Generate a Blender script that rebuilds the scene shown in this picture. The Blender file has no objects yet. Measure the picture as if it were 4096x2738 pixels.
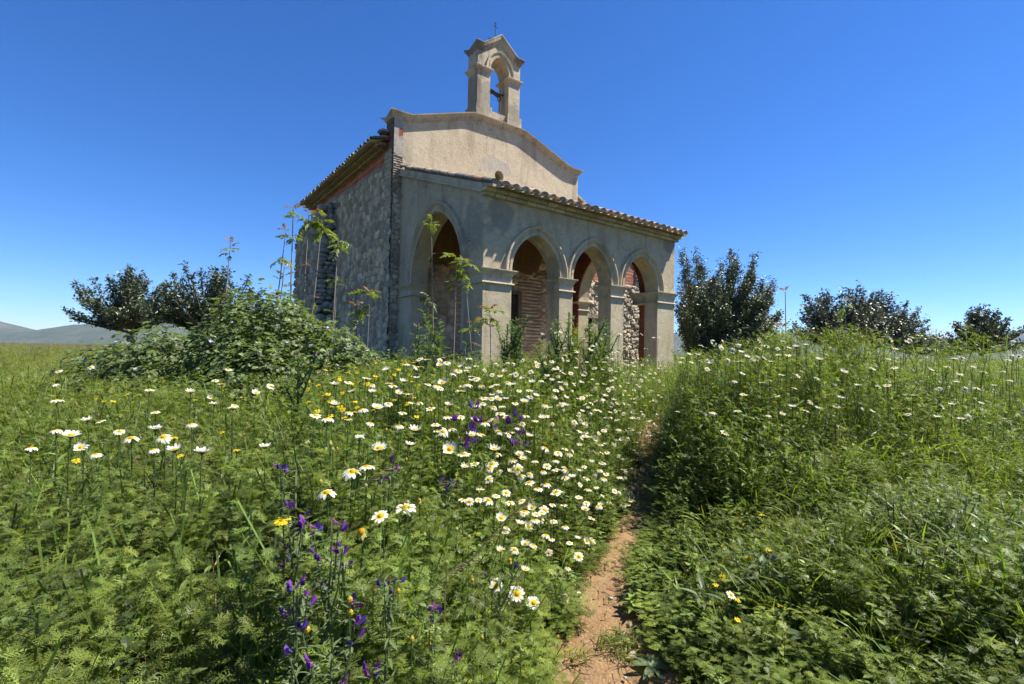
import bpy, bmesh, math, random
import numpy as np
from mathutils import Vector, Matrix
R = math.radians
random.seed(7)
rng = np.random.default_rng(7)
sc = bpy.context.scene
col = sc.collection

# ------------------------------------------------------------------ camera
EYE = 1.6
FPX = 1967.5                      # focal length in pixels of the 4096 px wide frame
PITCH, ROLL = R(1.10), R(0.97)
cam_d = bpy.data.cameras.new('camera')
cam = bpy.data.objects.new('camera', cam_d)
col.objects.link(cam)
fw = Vector((0, math.cos(PITCH), math.sin(PITCH)))
up0 = Vector((0, -math.sin(PITCH), math.cos(PITCH)))
rt0 = Vector((1, 0, 0))
rt = rt0 * math.cos(ROLL) + up0 * math.sin(ROLL)
up = up0 * math.cos(ROLL) - rt0 * math.sin(ROLL)
cam.matrix_world = Matrix(((rt.x, up.x, -fw.x, 0), (rt.y, up.y, -fw.y, 0), (rt.z, up.z, -fw.z, EYE), (0, 0, 0, 1)))
cam_d.sensor_width = 36.0
cam_d.lens = FPX / 4096 * 36
cam_d.shift_x = -82 / 4096
cam_d.clip_start = 0.05
cam_d.clip_end = 30000
sc.camera = cam

# ------------------------------------------------------------------ light
TH = R(38.04)                     # heading of the porch front
D2 = np.array([math.cos(TH), math.sin(TH)])
E2 = np.array([-math.sin(TH), math.cos(TH)])
sh = 1.86 * D2 - 1.0 * E2
SUN = Vector((sh[0], sh[1], 3.37)).normalized()
SUN_EL = math.asin(SUN.z)
SUN_AZ = math.atan2(SUN.x, SUN.y)
w = bpy.data.worlds.new('World')
sc.world = w
w.use_nodes = True
nt = w.node_tree
nt.nodes.clear()
wo = nt.nodes.new('ShaderNodeOutputWorld')
bg = nt.nodes.new('ShaderNodeBackground')
sky = nt.nodes.new('ShaderNodeTexSky')
sky.sky_type = 'NISHITA'
sky.sun_disc = False
sky.sun_elevation = SUN_EL
sky.sun_rotation = SUN_AZ
sky.altitude = 1500
sky.air_density = 1.0
sky.dust_density = 0.0
sky.ozone_density = 9.0
bg.inputs['Strength'].default_value = 0.08
hs = nt.nodes.new('ShaderNodeHueSaturation')          # the camera's vivid rendering of a blue sky
hs.inputs['Hue'].default_value = 0.508
hs.inputs['Saturation'].default_value = 1.17
nt.links.new(sky.outputs['Color'], hs.inputs['Color'])
tc = nt.nodes.new('ShaderNodeTexCoord'); sxyz = nt.nodes.new('ShaderNodeSeparateXYZ'); nt.links.new(tc.outputs['Generated'], sxyz.inputs[0])
mpw = nt.nodes.new('ShaderNodeMapping'); mpw.inputs['Scale'].default_value = (3.0, 3.0, 16.0); nt.links.new(tc.outputs['Generated'], mpw.inputs['Vector'])
nzw = nt.nodes.new('ShaderNodeTexNoise'); nzw.inputs['Scale'].default_value = 1.6; nzw.inputs['Detail'].default_value = 7; nzw.inputs['Roughness'].default_value = .62
nt.links.new(mpw.outputs['Vector'], nzw.inputs['Vector'])
mrw = nt.nodes.new('ShaderNodeMapRange'); mrw.inputs[1].default_value = .02; mrw.inputs[2].default_value = .11; mrw.inputs[3].default_value = .30; mrw.inputs[4].default_value = -.5
nt.links.new(sxyz.outputs['Z'], mrw.inputs[0])
adw = nt.nodes.new('ShaderNodeMath'); adw.operation = 'ADD'; nt.links.new(nzw.outputs['Fac'], adw.inputs[0]); nt.links.new(mrw.outputs[0], adw.inputs[1])
rpw = nt.nodes.new('ShaderNodeMapRange'); rpw.inputs[1].default_value = .60; rpw.inputs[2].default_value = .95; rpw.inputs[4].default_value = .6; nt.links.new(adw.outputs[0], rpw.inputs[0])
mxw = nt.nodes.new('ShaderNodeMix'); mxw.data_type = 'RGBA'; nt.links.new(rpw.outputs[0], mxw.inputs[0]); nt.links.new(hs.outputs['Color'], mxw.inputs[6]); mxw.inputs[7].default_value = (4.6, 4.9, 5.4, 1)   # thin cloud
nt.links.new(mxw.outputs[2], bg.inputs['Color'])
nt.links.new(bg.outputs['Background'], wo.inputs['Surface'])
sl = bpy.data.lights.new('sun', 'SUN')
sl.energy = 5.0
sl.angle = R(0.5)
sl.color = (1.0, 0.95, 0.87)
so = bpy.data.objects.new('sun', sl)
col.objects.link(so)
so.rotation_euler = SUN.to_track_quat('Z', 'Y').to_euler()
sc.view_settings.view_transform = 'Standard'
sc.view_settings.look = 'None'
sc.view_settings.exposure = 1.25
sc.view_settings.gamma = 1.0
sc.cycles.max_bounces = 8
sc.cycles.transparent_max_bounces = 4

# ------------------------------------------------------------------ helpers
def ray(px, py):
    """direction of the photograph's pixel (4096 px frame)"""
    a, b = px - 2130., py - 1369.
    u = a * math.cos(ROLL) + b * math.sin(ROLL)
    v = -a * math.sin(ROLL) + b * math.cos(ROLL)
    y, z = FPX, -v
    return np.array([u, y * math.cos(PITCH) - z * math.sin(PITCH), y * math.sin(PITCH) + z * math.cos(PITCH)])

def at(px, py, Y):
    r = ray(px, py)
    return r / r[1] * Y + np.array([0, 0, EYE])

def tag(o, label=None, cat=None, group=None, kind=None):
    if label: o['label'] = label
    if cat: o['category'] = cat
    if group: o['group'] = group
    if kind: o['kind'] = kind
    return o

def link(name, data, parent=None, loc=None, rot=None):
    o = bpy.data.objects.new(name, data)
    col.objects.link(o)
    if parent is not None: o.parent = parent
    if loc is not None: o.location = loc
    if rot is not None: o.rotation_euler = rot
    return o

def empty(name, loc=(0, 0, 0), rz=0):
    o = link(name, None, None, loc, (0, 0, rz))
    o.empty_display_size = 0.1
    return o

def copy_tree(o, parent=None):
    c = o.copy()
    col.objects.link(c)
    if parent is not None: c.parent = parent
    for ch in list(o.children): copy_tree(ch, c)
    return c

def mesh_np(name, V, F, mat, tint=None, smooth=False):
    """mesh from numpy: V (n,3), F (m,3) or (m,4)"""
    V = np.asarray(V, np.float32); F = np.asarray(F, np.int32)
    me = bpy.data.meshes.new(name)
    k = F.shape[1]
    me.vertices.add(len(V)); me.vertices.foreach_set('co', V.ravel())
    me.loops.add(F.size); me.loops.foreach_set('vertex_index', F.ravel())
    me.polygons.add(len(F))
    me.polygons.foreach_set('loop_start', np.arange(0, F.size, k, dtype=np.int32))
    if tint is not None:
        a = me.attributes.new('tint', 'FLOAT_COLOR', 'POINT')
        c = np.ones((len(V), 4), np.float32); c[:, :3] = tint
        a.data.foreach_set('color', c.ravel())
    me.update(calc_edges=True)
    me.polygons.foreach_set('use_smooth', np.full(len(F), smooth))
    me.materials.append(mat)
    return me

class MB:
    """collects quads and triangles with a tint"""
    def __init__(s): s.v = []; s.f = []; s.c = []
    def add(s, vs, fs, c=(1, 1, 1)):
        n = len(s.v)
        s.v += [tuple(x) for x in vs]; s.f += [tuple(i + n for i in f) for f in fs]
        s.c += [c] * len(vs)
    def box(s, x0, x1, y0, y1, z0, z1, c=(1, 1, 1)):
        v = [(x, y, z) for x in (x0, x1) for y in (y0, y1) for z in (z0, z1)]
        s.add(v, [(0, 1, 3, 2), (4, 6, 7, 5), (0, 4, 5, 1), (2, 3, 7, 6), (0, 2, 6, 4), (1, 5, 7, 3)], c)
    def tube(s, pts, rad, n=6, c=(1, 1, 1), cap=True):
        pts = [Vector(p) for p in pts]
        if not hasattr(rad, '__len__'): rad = [rad] * len(pts)
        vs = []
        ref = None
        for i, p in enumerate(pts):
            t = (pts[min(i + 1, len(pts) - 1)] - pts[max(i - 1, 0)]).normalized()
            if ref is None: ref = t.orthogonal().normalized()
            a = (ref - t * ref.dot(t)).normalized(); b = t.cross(a); ref = a
            for k in range(n):
                an = 2 * math.pi * k / n
                vs.append(p + (a * math.cos(an) + b * math.sin(an)) * rad[i])
        fs = []
        for i in range(len(pts) - 1):
            for k in range(n):
                fs.append((i * n + k, i * n + (k + 1) % n, (i + 1) * n + (k + 1) % n, (i + 1) * n + k))
        if cap:
            fs.append(tuple(range(n - 1, -1, -1))); fs.append(tuple(range((len(pts) - 1) * n, len(pts) * n)))
        s.add(vs, fs, c)
    def mesh(s, name, mat, smooth=False, fix=True):
        me = bpy.data.meshes.new(name)
        me.from_pydata(s.v, [], s.f)
        a = me.attributes.new('tint', 'FLOAT_COLOR', 'POINT')
        c = np.ones((len(s.v), 4), np.float32); c[:, :3] = np.array(s.c)
        a.data.foreach_set('color', c.ravel())
        if fix:
            bm = bmesh.new(); bm.from_mesh(me)
            bmesh.ops.recalc_face_normals(bm, faces=bm.faces); bm.to_mesh(me); bm.free()
        me.polygons.foreach_set('use_smooth', np.full(len(me.polygons), smooth))
        me.materials.append(mat)
        return me
    def build(s, name, mat, parent=None, smooth=False, fix=True):
        return link(name, s.mesh(name, mat, smooth, fix), parent)

# value noise -------------------------------------------------------------
def _h(i, j, k, seed):
    n = (i.astype(np.int64) * 374761393 + j.astype(np.int64) * 668265263 + k * 2147483647 + seed * 1442695041) & 0xffffffff
    n = ((n ^ (n >> 13)) * 1274126177) & 0xffffffff
    return ((n ^ (n >> 16)) & 0xffff) / 65535.0

def vnoise(x, y, seed=0):
    x = np.asarray(x, float); y = np.asarray(y, float)
    i = np.floor(x); j = np.floor(y); fx = x - i; fy = y - j
    fx = fx * fx * (3 - 2 * fx); fy = fy * fy * (3 - 2 * fy)
    a = _h(i, j, 0, seed); b = _h(i + 1, j, 0, seed); c = _h(i, j + 1, 0, seed); d = _h(i + 1, j + 1, 0, seed)
    return (a * (1 - fx) + b * fx) * (1 - fy) + (c * (1 - fx) + d * fx) * fy

def fbm(x, y, seed=0, o=4):
    s = 0; a = .5; t = 0
    for k in range(o):
        s = s + a * vnoise(np.asarray(x) * 2 ** k, np.asarray(y) * 2 ** k, seed + k); t += a; a *= .5
    return s / t

def voro(x, y, seed=0, jit=.85):
    """F1, F2 and an id per cell"""
    x = np.asarray(x, float); y = np.asarray(y, float)
    i0 = np.floor(x); j0 = np.floor(y)
    d1 = np.full(x.shape, 9.); d2 = np.full(x.shape, 9.); cid = np.zeros(x.shape)
    for di in (-1, 0, 1):
        for dj in (-1, 0, 1):
            i = i0 + di; j = j0 + dj
            px = i + .5 + jit * (_h(i, j, 1, seed) - .5); py = j + .5 + jit * (_h(i, j, 2, seed) - .5)
            d = np.hypot(px - x, py - y)
            n = d < d1
            d2 = np.where(n, d1, np.minimum(d2, d)); cid = np.where(n, _h(i, j, 3, seed), cid); d1 = np.where(n, d, d1)
    return d1, d2, cid

def sstep(x, a, b):
    t = np.clip((np.asarray(x, float) - a) / (b - a), 0, 1)
    return t * t * (3 - 2 * t)

# ------------------------------------------------------------------ materials
class N:
    def __init__(s, name):
        s.m = bpy.data.materials.new(name); s.m.use_nodes = True
        s.t = s.m.node_tree; s.t.nodes.clear()
        s.out = s.n('OutputMaterial')
        s.co = None
    def n(s, t, **kw):
        x = s.t.nodes.new('ShaderNode' + t)
        for k, v in kw.items(): setattr(x, k, v)
        return x
    def l(s, a, b): s.t.links.new(a, b)
    def obj(s):
        if s.co is None: s.co = s.n('TexCoord').outputs['Object']
        return s.co
    def noise(s, scale, detail=4, rough=.55, vec=None, dist=0, stretch=None):
        x = s.n('TexNoise'); x.inputs['Scale'].default_value = scale; x.inputs['Detail'].default_value = detail
        x.inputs['Roughness'].default_value = rough; x.inputs['Distortion'].default_value = dist
        v = vec or s.obj()
        if stretch:
            mp = s.n('Mapping'); mp.inputs['Scale'].default_value = stretch; s.l(v, mp.inputs['Vector']); v = mp.outputs['Vector']
        s.l(v, x.inputs['Vector'])
        return x.outputs['Fac']
    def ramp(s, fac, stops):
        x = s.n('ValToRGB'); e = x.color_ramp.elements
        while len(e) < len(stops): e.new(.5)
        for k, (p, c) in enumerate(stops):
            e[k].position = p; e[k].color = (*c, 1) if hasattr(c, '__len__') else (c, c, c, 1)
        s.l(fac, x.inputs['Fac'])
        return x.outputs['Color']
    def mix(s, fac, a, b, mode='MIX'):
        x = s.n('Mix', data_type='RGBA', blend_type=mode)
        for inp, v in ((x.inputs[0], fac), (x.inputs[6], a), (x.inputs[7], b)):
            if isinstance(v, (int, float)): inp.default_value = v
            elif isinstance(v, tuple): inp.default_value = (*v, 1)
            else: s.l(v, inp)
        return x.outputs[2]
    def tint(s):
        x = s.n('Attribute'); x.attribute_name = 'tint'
        return x.outputs['Color']
    def bump(s, h, strength=.5, dist=.02, normal=None):
        x = s.n('Bump'); x.inputs['Strength'].default_value = strength; x.inputs['Distance'].default_value = dist
        s.l(h, x.inputs['Height'])
        if normal is not None: s.l(normal, x.inputs['Normal'])
        return x.outputs['Normal']
    def bsdf(s, color, rough=.9, normal=None, spec=.3, metal=0):
        x = s.n('BsdfPrincipled')
        if isinstance(color, tuple): x.inputs['Base Color'].default_value = (*color, 1)
        else: s.l(color, x.inputs['Base Color'])
        x.inputs['Roughness'].default_value = rough
        x.inputs['Specular IOR Level'].default_value = spec
        x.inputs['Metallic'].default_value = metal
        if normal is not None: s.l(normal, x.inputs['Normal'])
        return x.outputs['BSDF']
    def done(s, sh):
        s.l(sh, s.out.inputs['Surface'])
        return s.m

def q_sub(q, v):
    x = q.n('Math', operation='MULTIPLY_ADD'); q.l(v, x.inputs[0]); x.inputs[1].default_value = .5; x.inputs[2].default_value = -.33
    return x.outputs[0]

def plaster(name, base, light, dark, patch, seed=0., bump=.5, spots=()):
    q = N(name)
    big = q.noise(.9, 5, .6, dist=.6)
    c = q.mix(q.ramp(big, [(.32, 0.), (.68, 1.)]), base, light)
    st = q.noise(1.6, 5, .65, stretch=(1.6, 1.6, .35), dist=.3)      # run-off streaks
    c = q.mix(q.ramp(st, [(.50, 0.), (.70, .85)]), c, dark)
    pa = q.noise(2.3, 6, .7, dist=1.2)
    c = q.mix(q.ramp(pa, [(.60, 0.), (.635, .7)]), c, patch)
    for (cx, cy, cz, rx, ry, rz, sc2, col2) in spots:          # repairs and damp stains with edges of their own
        mp = q.n('Mapping', vector_type='TEXTURE'); mp.inputs['Location'].default_value = (cx, cy, cz); mp.inputs['Scale'].default_value = (rx, ry, rz)
        q.l(q.obj(), mp.inputs['Vector'])
        ln = q.n('VectorMath', operation='LENGTH'); q.l(mp.outputs['Vector'], ln.inputs[0])
        ma = q.n('Math', operation='MULTIPLY_ADD'); q.l(q.noise(sc2, 5, .6), ma.inputs[0]); ma.inputs[1].default_value = 1.3; q.l(ln.outputs['Value'], ma.inputs[2])
        c = q.mix(q.ramp(ma.outputs[0], [(.0, .85), (.72, .8), (.80, 0.)]) if False else q.ramp(q_sub(q, ma.outputs[0]), [(.0, .6), (.40, .5), (.50, 0.)]), c, col2)
    fine = q.noise(26, 6, .7)
    c = q.mix(.30, c, q.ramp(fine, [(.3, .3), (.7, 1.05)]), 'MULTIPLY')
    c = q.mix(.28, c, q.ramp(q.noise(8, 5, .62, dist=1.), [(.32, .45), (.66, 1.1)]), 'MULTIPLY')
    # fine cracks
    v = q.n('TexVoronoi', feature='DISTANCE_TO_EDGE'); v.inputs['Scale'].default_value = .8
    ns = q.n('TexNoise'); ns.inputs['Scale'].default_value = 2.5; ns.inputs['Detail'].default_value = 5; q.l(q.obj(), ns.inputs['Vector'])
    ad = q.n('VectorMath', operation='MULTIPLY_ADD'); q.l(ns.outputs['Color'], ad.inputs[0]); ad.inputs[1].default_value = (.9, .9, .9); q.l(q.obj(), ad.inputs[2])
    q.l(ad.outputs[0], v.inputs['Vector'])
    cr = q.ramp(v.outputs['Distance'], [(.0, 1.), (.006, 0.)])
    crm = q.mix(q.ramp(q.noise(1.1, 2), [(.5, 0.), (.62, 1.)]), (0, 0, 0), cr)
    c = q.mix(crm, c, (.09, .08, .07))
    tr = q.noise(7, 5, .6)
    hh = q.mix(.4, tr, fine)
    nrm = q.bump(hh, bump, .03)
    return q.done(q.bsdf(c, .92, nrm, .2))

M = {}
M['buff'] = plaster('weathered buff plaster', (.55, .445, .295), (.64, .53, .365), (.39, .305, .20), (.48, .41, .295),
                    spots=((2.95, 4.068, 6.28, .62, 2., .30, 3., (.40, .375, .325)), (6.1, 4.068, 5.9, .12, 2., .9, 3., (.36, .29, .20)), (.15, 4.068, 6.2, .2, 2., .7, 4., (.44, .37, .25))))
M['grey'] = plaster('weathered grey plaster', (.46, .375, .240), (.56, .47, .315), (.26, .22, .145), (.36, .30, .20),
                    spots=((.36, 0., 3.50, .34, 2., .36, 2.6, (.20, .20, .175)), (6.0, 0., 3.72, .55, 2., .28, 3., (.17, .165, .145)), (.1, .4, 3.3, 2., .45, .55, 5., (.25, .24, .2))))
M['trim'] = plaster('cornice plaster', (.47, .395, .275), (.55, .47, .335), (.20, .17, .125), (.33, .285, .21))
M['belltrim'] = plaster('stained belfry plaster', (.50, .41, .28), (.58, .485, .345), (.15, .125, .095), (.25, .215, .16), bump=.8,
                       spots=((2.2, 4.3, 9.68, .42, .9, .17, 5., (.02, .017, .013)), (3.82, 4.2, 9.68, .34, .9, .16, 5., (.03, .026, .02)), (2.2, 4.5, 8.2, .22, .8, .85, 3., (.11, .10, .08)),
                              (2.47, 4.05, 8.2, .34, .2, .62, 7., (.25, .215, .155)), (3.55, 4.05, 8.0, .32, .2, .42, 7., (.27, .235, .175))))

def tinted(name, rough=.9, scale=14, amt=.5, bump=.5, dist=.015, spec=.2):
    q = N(name)
    nz = q.noise(scale, 6, .65)
    c = q.mix(amt, q.tint(), q.ramp(nz, [(.25, .35), (.75, 1.25)]), 'MULTIPLY')
    big = q.noise(scale * .12, 4, .6)
    c = q.mix(amt * .7, c, q.ramp(big, [(.3, .5), (.7, 1.15)]), 'MULTIPLY')
    return q.done(q.bsdf(c, rough, q.bump(q.noise(scale * 2.2, 6, .7), bump, dist), spec))
M['stone'] = tinted('rubble stone and mortar')
M['tile'] = tinted('old clay roof tile', scale=20)
M['brick'] = tinted('bare red brick', scale=18)
M['wood'] = tinted('weathered wood', scale=30, amt=.6)
M['pebble'] = tinted('limestone pebble', scale=40)
q = N('iron'); M['iron'] = q.done(q.bsdf(q.ramp(q.noise(40), [(.3, (.012, .011, .012)), (.8, (.04, .025, .02))]), .7, None, .4))
q = N('painted dark backing'); M['dark'] = q.done(q.bsdf((.02, .018, .016), .95, None, .1))

def leafmat(name, rough=.5, trans=.3, spec=.35, gain=(1., 1.05, .6)):
    q = N(name)
    c = q.tint()
    p = q.bsdf(c, rough, None, spec)
    t = q.n('BsdfTranslucent')
    q.l(q.mix(1., c, gain, 'MULTIPLY'), t.inputs['Color'])
    m = q.n('MixShader'); m.inputs[0].default_value = trans
    q.l(p, m.inputs[1]); q.l(t.outputs[0], m.inputs[2])
    return q.done(m.outputs[0])
M['leaf'] = leafmat('green leaf', .45, .42, .36, (1.35, 1.4, .5))
M['tough'] = leafmat('leathery leaf', .42, .12, .5)
M['petal'] = leafmat('flower petal', .6, .35, .2, (1, 1, 1))
M['bark'] = tinted('bark', scale=35)
M['soilobj'] = tinted('clod', scale=40)

# ------------------------------------------------------------------ the chapel
# local axes: x along the porch front, y into the building, z up; Z() turns a height above eye level into local z
CH = empty('chapel', (-0.9805, 9.5, 0.8), TH)
tag(CH, 'old stone and plaster chapel with pointed-arch porch and bell gable', 'chapel')
def Z(zr): return zr + 0.8
ZB = -0.7
S0 = 4.068                       # facade plane
W = 6.07                         # porch width
TW = 0.42                        # wall thickness
ZC, ZM = Z(1.616), Z(1.318)

def arc_pts(tl, tr, zs, za, off=0., n=14):
    """pointed arch, left springing to right springing, grown outwards by off"""
    h = (tr - tl) / 2; r = za - zs; tc = (tl + tr) / 2
    Rr = (h * h + r * r) / (2 * h)
    cx = tl + Rr                                      # centre of the left arc
    R2 = Rr + off
    th = math.acos(max(-1, min(1, (cx - tc) / R2)))
    left = [(cx - R2 * math.cos(th * k / n), zs + R2 * math.sin(th * k / n)) for k in range(n + 1)]
    return left + [(2 * tc - a, b) for a, b in reversed(left[:-1])]

def arch_wall(mb, segs, ztop, a, b, mp, zb=ZB):
    """segs: ('p',t0,t1) solid or ('a',t0,t1,zs,za) arch; a,b the wall's two faces; mp maps (t, depth, z) to local xyz"""
    for sg in segs:
        t0, t1 = sg[1], sg[2]
        if sg[0] == 'p':
            v = [mp(t, d, z) for t in (t0, t1) for d in (a, b) for z in (zb, ztop(t))]
            mb.add(v, [(0, 1, 3, 2), (4, 6, 7, 5), (0, 4, 5, 1), (2, 3, 7, 6), (1, 5, 7, 3)])
        else:
            pts = arc_pts(t0, t1, sg[3], sg[4])
            n = len(pts)
            v = []
            for (t, z) in pts:
                for d in (a, b):
                    v += [mp(t, d, z), mp(t, d, ztop(t))]
            f = []
            for k in range(n - 1):
                p, q_ = 4 * k, 4 * k + 4
                f += [(p, q_, q_ + 1, p + 1), (p + 2, p + 3, q_ + 3, q_ + 2), (p, p + 2, q_ + 2, q_), (p + 1, q_ + 1, q_ + 3, p + 3)]
            mb.add(v, f)

def sweep_arch(mb, tl, tr, zs, za, prof, mp, d0, n=14):
    """prof: (offset, proud) around the arch; proud is measured outwards from face d0"""
    rows = [arc_pts(tl, tr, zs, za, o, n) for o, _ in prof]
    m = len(rows[0]); v = []
    for k in range(m):
        for r_, (o, p) in zip(rows, prof): v.append(mp(r_[k][0], d0 - p, r_[k][1]))
    L = len(prof)
    f = [(k * L + j, k * L + j + 1, (k + 1) * L + j + 1, (k + 1) * L + j) for k in range(m - 1) for j in range(L - 1)]
    f += [tuple(range(L)), tuple(range((m - 1) * L, m * L))]
    mb.add(v, f)

def stack(mb, x0, x1, y0, y1, prof):
    """mouldings round a rectangular pier: prof = (z, overhang)"""
    v = []
    for z, o in prof: v += [(x0 - o, y0 - o, z), (x1 + o, y0 - o, z), (x1 + o, y1 + o, z), (x0 - o, y1 + o, z)]
    f = [(4 * k + j, 4 * k + (j + 1) % 4, 4 * k + 4 + (j + 1) % 4, 4 * k + 4 + j) for k in range(len(prof) - 1) for j in range(4)]
    f += [(3, 2, 1, 0), tuple(4 * (len(prof) - 1) + j for j in range(4))]
    mb.add(v, f)

fm = lambda t, d, z: (t, d, z)            # front wall
lm = lambda t, d, z: (d, t, z)            # left side wall (t runs inwards)
rm = lambda t, d, z: (W - d, t, z)        # right side wall
ARCH = [(0.68, 1.966, 2.447), (2.358, 3.602, 2.455), (4.05, 5.36, 2.445)]
SLOPE = 0.351
roofz = lambda s: Z(3.09 + SLOPE * (s + .387))          # top of the roof bed along the slope
porch = MB()
ft = lambda t: Z(3.03)
segs = [('p', 0, .68)]
for k, (a, b, z) in enumerate(ARCH):
    segs.append(('a', a, b, ZC, Z(z)))
    segs.append(('p', b, ARCH[k + 1][0] if k < 2 else W))
arch_wall(porch, segs, ft, 0, TW, fm)
st = lambda s: roofz(s) - .05
arch_wall(porch, [('p', TW, .82), ('a', .82, 3.28, ZC, Z(3.14)), ('p', 3.28, S0)], st, 0, TW, lm)
# triangle of side wall over the front wall's thickness
for x0, x1 in ((0, TW), (W - TW, W)):
    v = [(x, s, z) for x in (x0, x1) for s, z in ((.001, Z(3.029)), (TW, Z(3.029)), (TW, st(TW)), (.001, st(0)))]
    porch.add(v, [(0, 1, 2, 3), (4, 5, 6, 7), (0, 4, 7, 3), (3, 7, 6, 2)])
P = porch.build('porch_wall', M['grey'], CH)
rw = MB()
arch_wall(rw, [('p', TW, .82), ('a', .82, 3.28, ZC, Z(3.14)), ('p', 3.28, S0)], st, 0, TW, rm)
rw.build('porch_side_wall', M['grey'], CH)
# bare brick lining on the inner face of the right-hand wall
bl = MB()
rb = lambda t, d, z: (W - d, t, z)
arch_wall(bl, [('p', TW + .002, .80), ('a', .80, 3.30, ZC - .02, Z(3.16)), ('p', 3.30, S0 - .05)], lambda s: st(s) - .02, TW, TW + .05, rb)
q = N('hollow brick lining')
bt = q.n('TexBrick'); bt.inputs['Scale'].default_value = 1; bt.inputs['Mortar Size'].default_value = .008
bt.inputs['Brick Width'].default_value = .32; bt.inputs['Row Height'].default_value = .17
bt.inputs['Color1'].default_value = (.20, .055, .03, 1); bt.inputs['Color2'].default_value = (.26, .08, .045, 1); bt.inputs['Mortar'].default_value = (.20, .13, .09, 1)
sx = q.n('SeparateXYZ'); cx_ = q.n('CombineXYZ'); q.l(q.obj(), sx.inputs[0]); q.l(sx.outputs['Y'], cx_.inputs['X']); q.l(sx.outputs['Z'], cx_.inputs['Y']); q.l(cx_.outputs[0], bt.inputs['Vector'])
M['lining'] = q.done(q.bsdf(q.mix(.5, bt.outputs['Color'], q.ramp(q.noise(6, 5), [(.3, .4), (.7, 1.1)]), 'MULTIPLY'), .9, q.bump(bt.outputs['Fac'], -.5, .01), .2))
bl.build('brick_lining', M['lining'], CH)

HOOD = [(0.0, 0.004), (0.0, .018), (.055, .022), (.075, .006), (.10, .012), (.125, .05), (.16, .075), (.185, .07), (.20, .0)]
HOOD = [(o + .004, p) for o, p in HOOD]
for (a, b, z) in ARCH:
    m = MB(); sweep_arch(m, a, b, ZC + .002, Z(z), HOOD, fm, 0); m.build('hood_mould', M['grey'], CH)
for mp in (lm, rm):
    m = MB(); sweep_arch(m, .82, 3.28, ZC + .002, Z(3.14), [(o * 1.25, p) for o, p in HOOD], mp, 0, 22); m.build('hood_mould', M['grey'], CH)
CAP = [(-.298, 0.0), (-.298, .03), (-.285, .045), (-.262, .04), (-.25, .006), (-.13, .006), (-.115, .02), (-.085, .03), (-.05, .065), (-.022, .075), (-.018, .085), (.0, .085), (.0, .004)]
CAP = [(ZC + z, o + .003) for z, o in CAP]
for (x0, x1, y0, y1) in ((0, .68, 0, .82), (1.966, 2.358, 0, TW), (3.602, 4.05, 0, TW), (5.36, W, 0, .82), (0, TW, 3.28, S0 - .12), (W - TW, W, 3.28, S0 - .12)):
    m = MB(); stack(m, x0, x1, y0, y1, CAP); m.build('capital', M['trim'], CH)

# eaves of the porch: two stepped tile courses on the front, a mortared verge up the left and right
ev = MB()
for k in range(2):
    o = .09 + .09 * k; zb = Z(3.012) + .068 * k
    n = 24
    for i in range(n):
        a = -.06 - .03 * k + (W + .12 + .06 * k) * i / n; b = -.06 - .03 * k + (W + .12 + .06 * k) * (i + 1) / n
        j = random.uniform(-.008, .008)
        g = random.uniform(.75, 1.2)
        ev.box(a + .007, b - .007, -o + j, .02, zb + random.uniform(-.003, .003), zb + .062, (.52 * g, .43 * g, .295 * g))
    ev.box(-.05 - .03 * k, W + .05 + .03 * k, -o + .02, .015, zb + .003, zb + .066, (.22, .19, .15))
ev.build('eaves_course', M['tile'], CH)
for x0, x1 in ((-.055, .10), (W - .10, W + .055)):
    vg = MB()
    for lo, hi, ex, sa in ((-.155, -.105, .03, .0), (-.105, .03, 0, -.02)):
        x0_, x1_ = (x0 - ex, x1) if x0 < 1 else (x0, x1 + ex)
        v = [(x, s, roofz(s) + dz) for x in (x0_, x1_) for s in (sa, S0 - .01) for dz in (lo, hi)]
        vg.add(v, [(0, 1, 3, 2), (4, 6, 7, 5), (0, 4, 5, 1), (2, 3, 7, 6), (0, 2, 6, 4), (1, 5, 7, 3)])
    # plaster cheek closing the eaves at the end
    a, b = (-.045, .12) if x0 < 1 else (W - .12, W + .045)
    v = [(x, s, z) for x in (a, b) for s, z in ((-.001, Z(3.02)), (-.215, Z(3.15)), (-.36, roofz(-.36) + .0), (-.36, roofz(-.36) + .05), (-.001, roofz(0) + .03))]
    vg.add(v, [(0, 1, 2, 3, 4), (9, 8, 7, 6, 5), (0, 5, 6, 1), (1, 6, 7, 2), (2, 7, 8, 3), (3, 8, 9, 4), (4, 9, 5, 0)])
    vg.build('verge', M['grey'], CH)
em = MB()
em.box(.0, W, -.17, -.05, Z(3.146), roofz(-.1) + .035, (.33, .275, .195))
em.build('eaves_mortar', M['tile'], CH)
rf = MB()
v = [(x, s, roofz(s) + dz) for x in (.02, W - .02) for s in (-.04, S0 - .02) for dz in (-.07, -.012)]
rf.add(v, [(0, 1, 3, 2), (4, 6, 7, 5), (0, 4, 5, 1), (2, 3, 7, 6), (0, 2, 6, 4), (1, 5, 7, 3)], (.10, .065, .04))
rf.build('porch_roof', M['wood'], CH)

REDNESS = [0.]
def tile_col():
    r = random.random() + REDNESS[0]
    g = random.uniform(.75, 1.15)
    if r < .28: c = (.42, .235, .15)
    elif r < .55: c = (.47, .36, .25)
    elif r < .85: c = (.34, .29, .225)
    else: c = (.17, .15, .125)
    return tuple(x * g for x in c)

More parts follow.
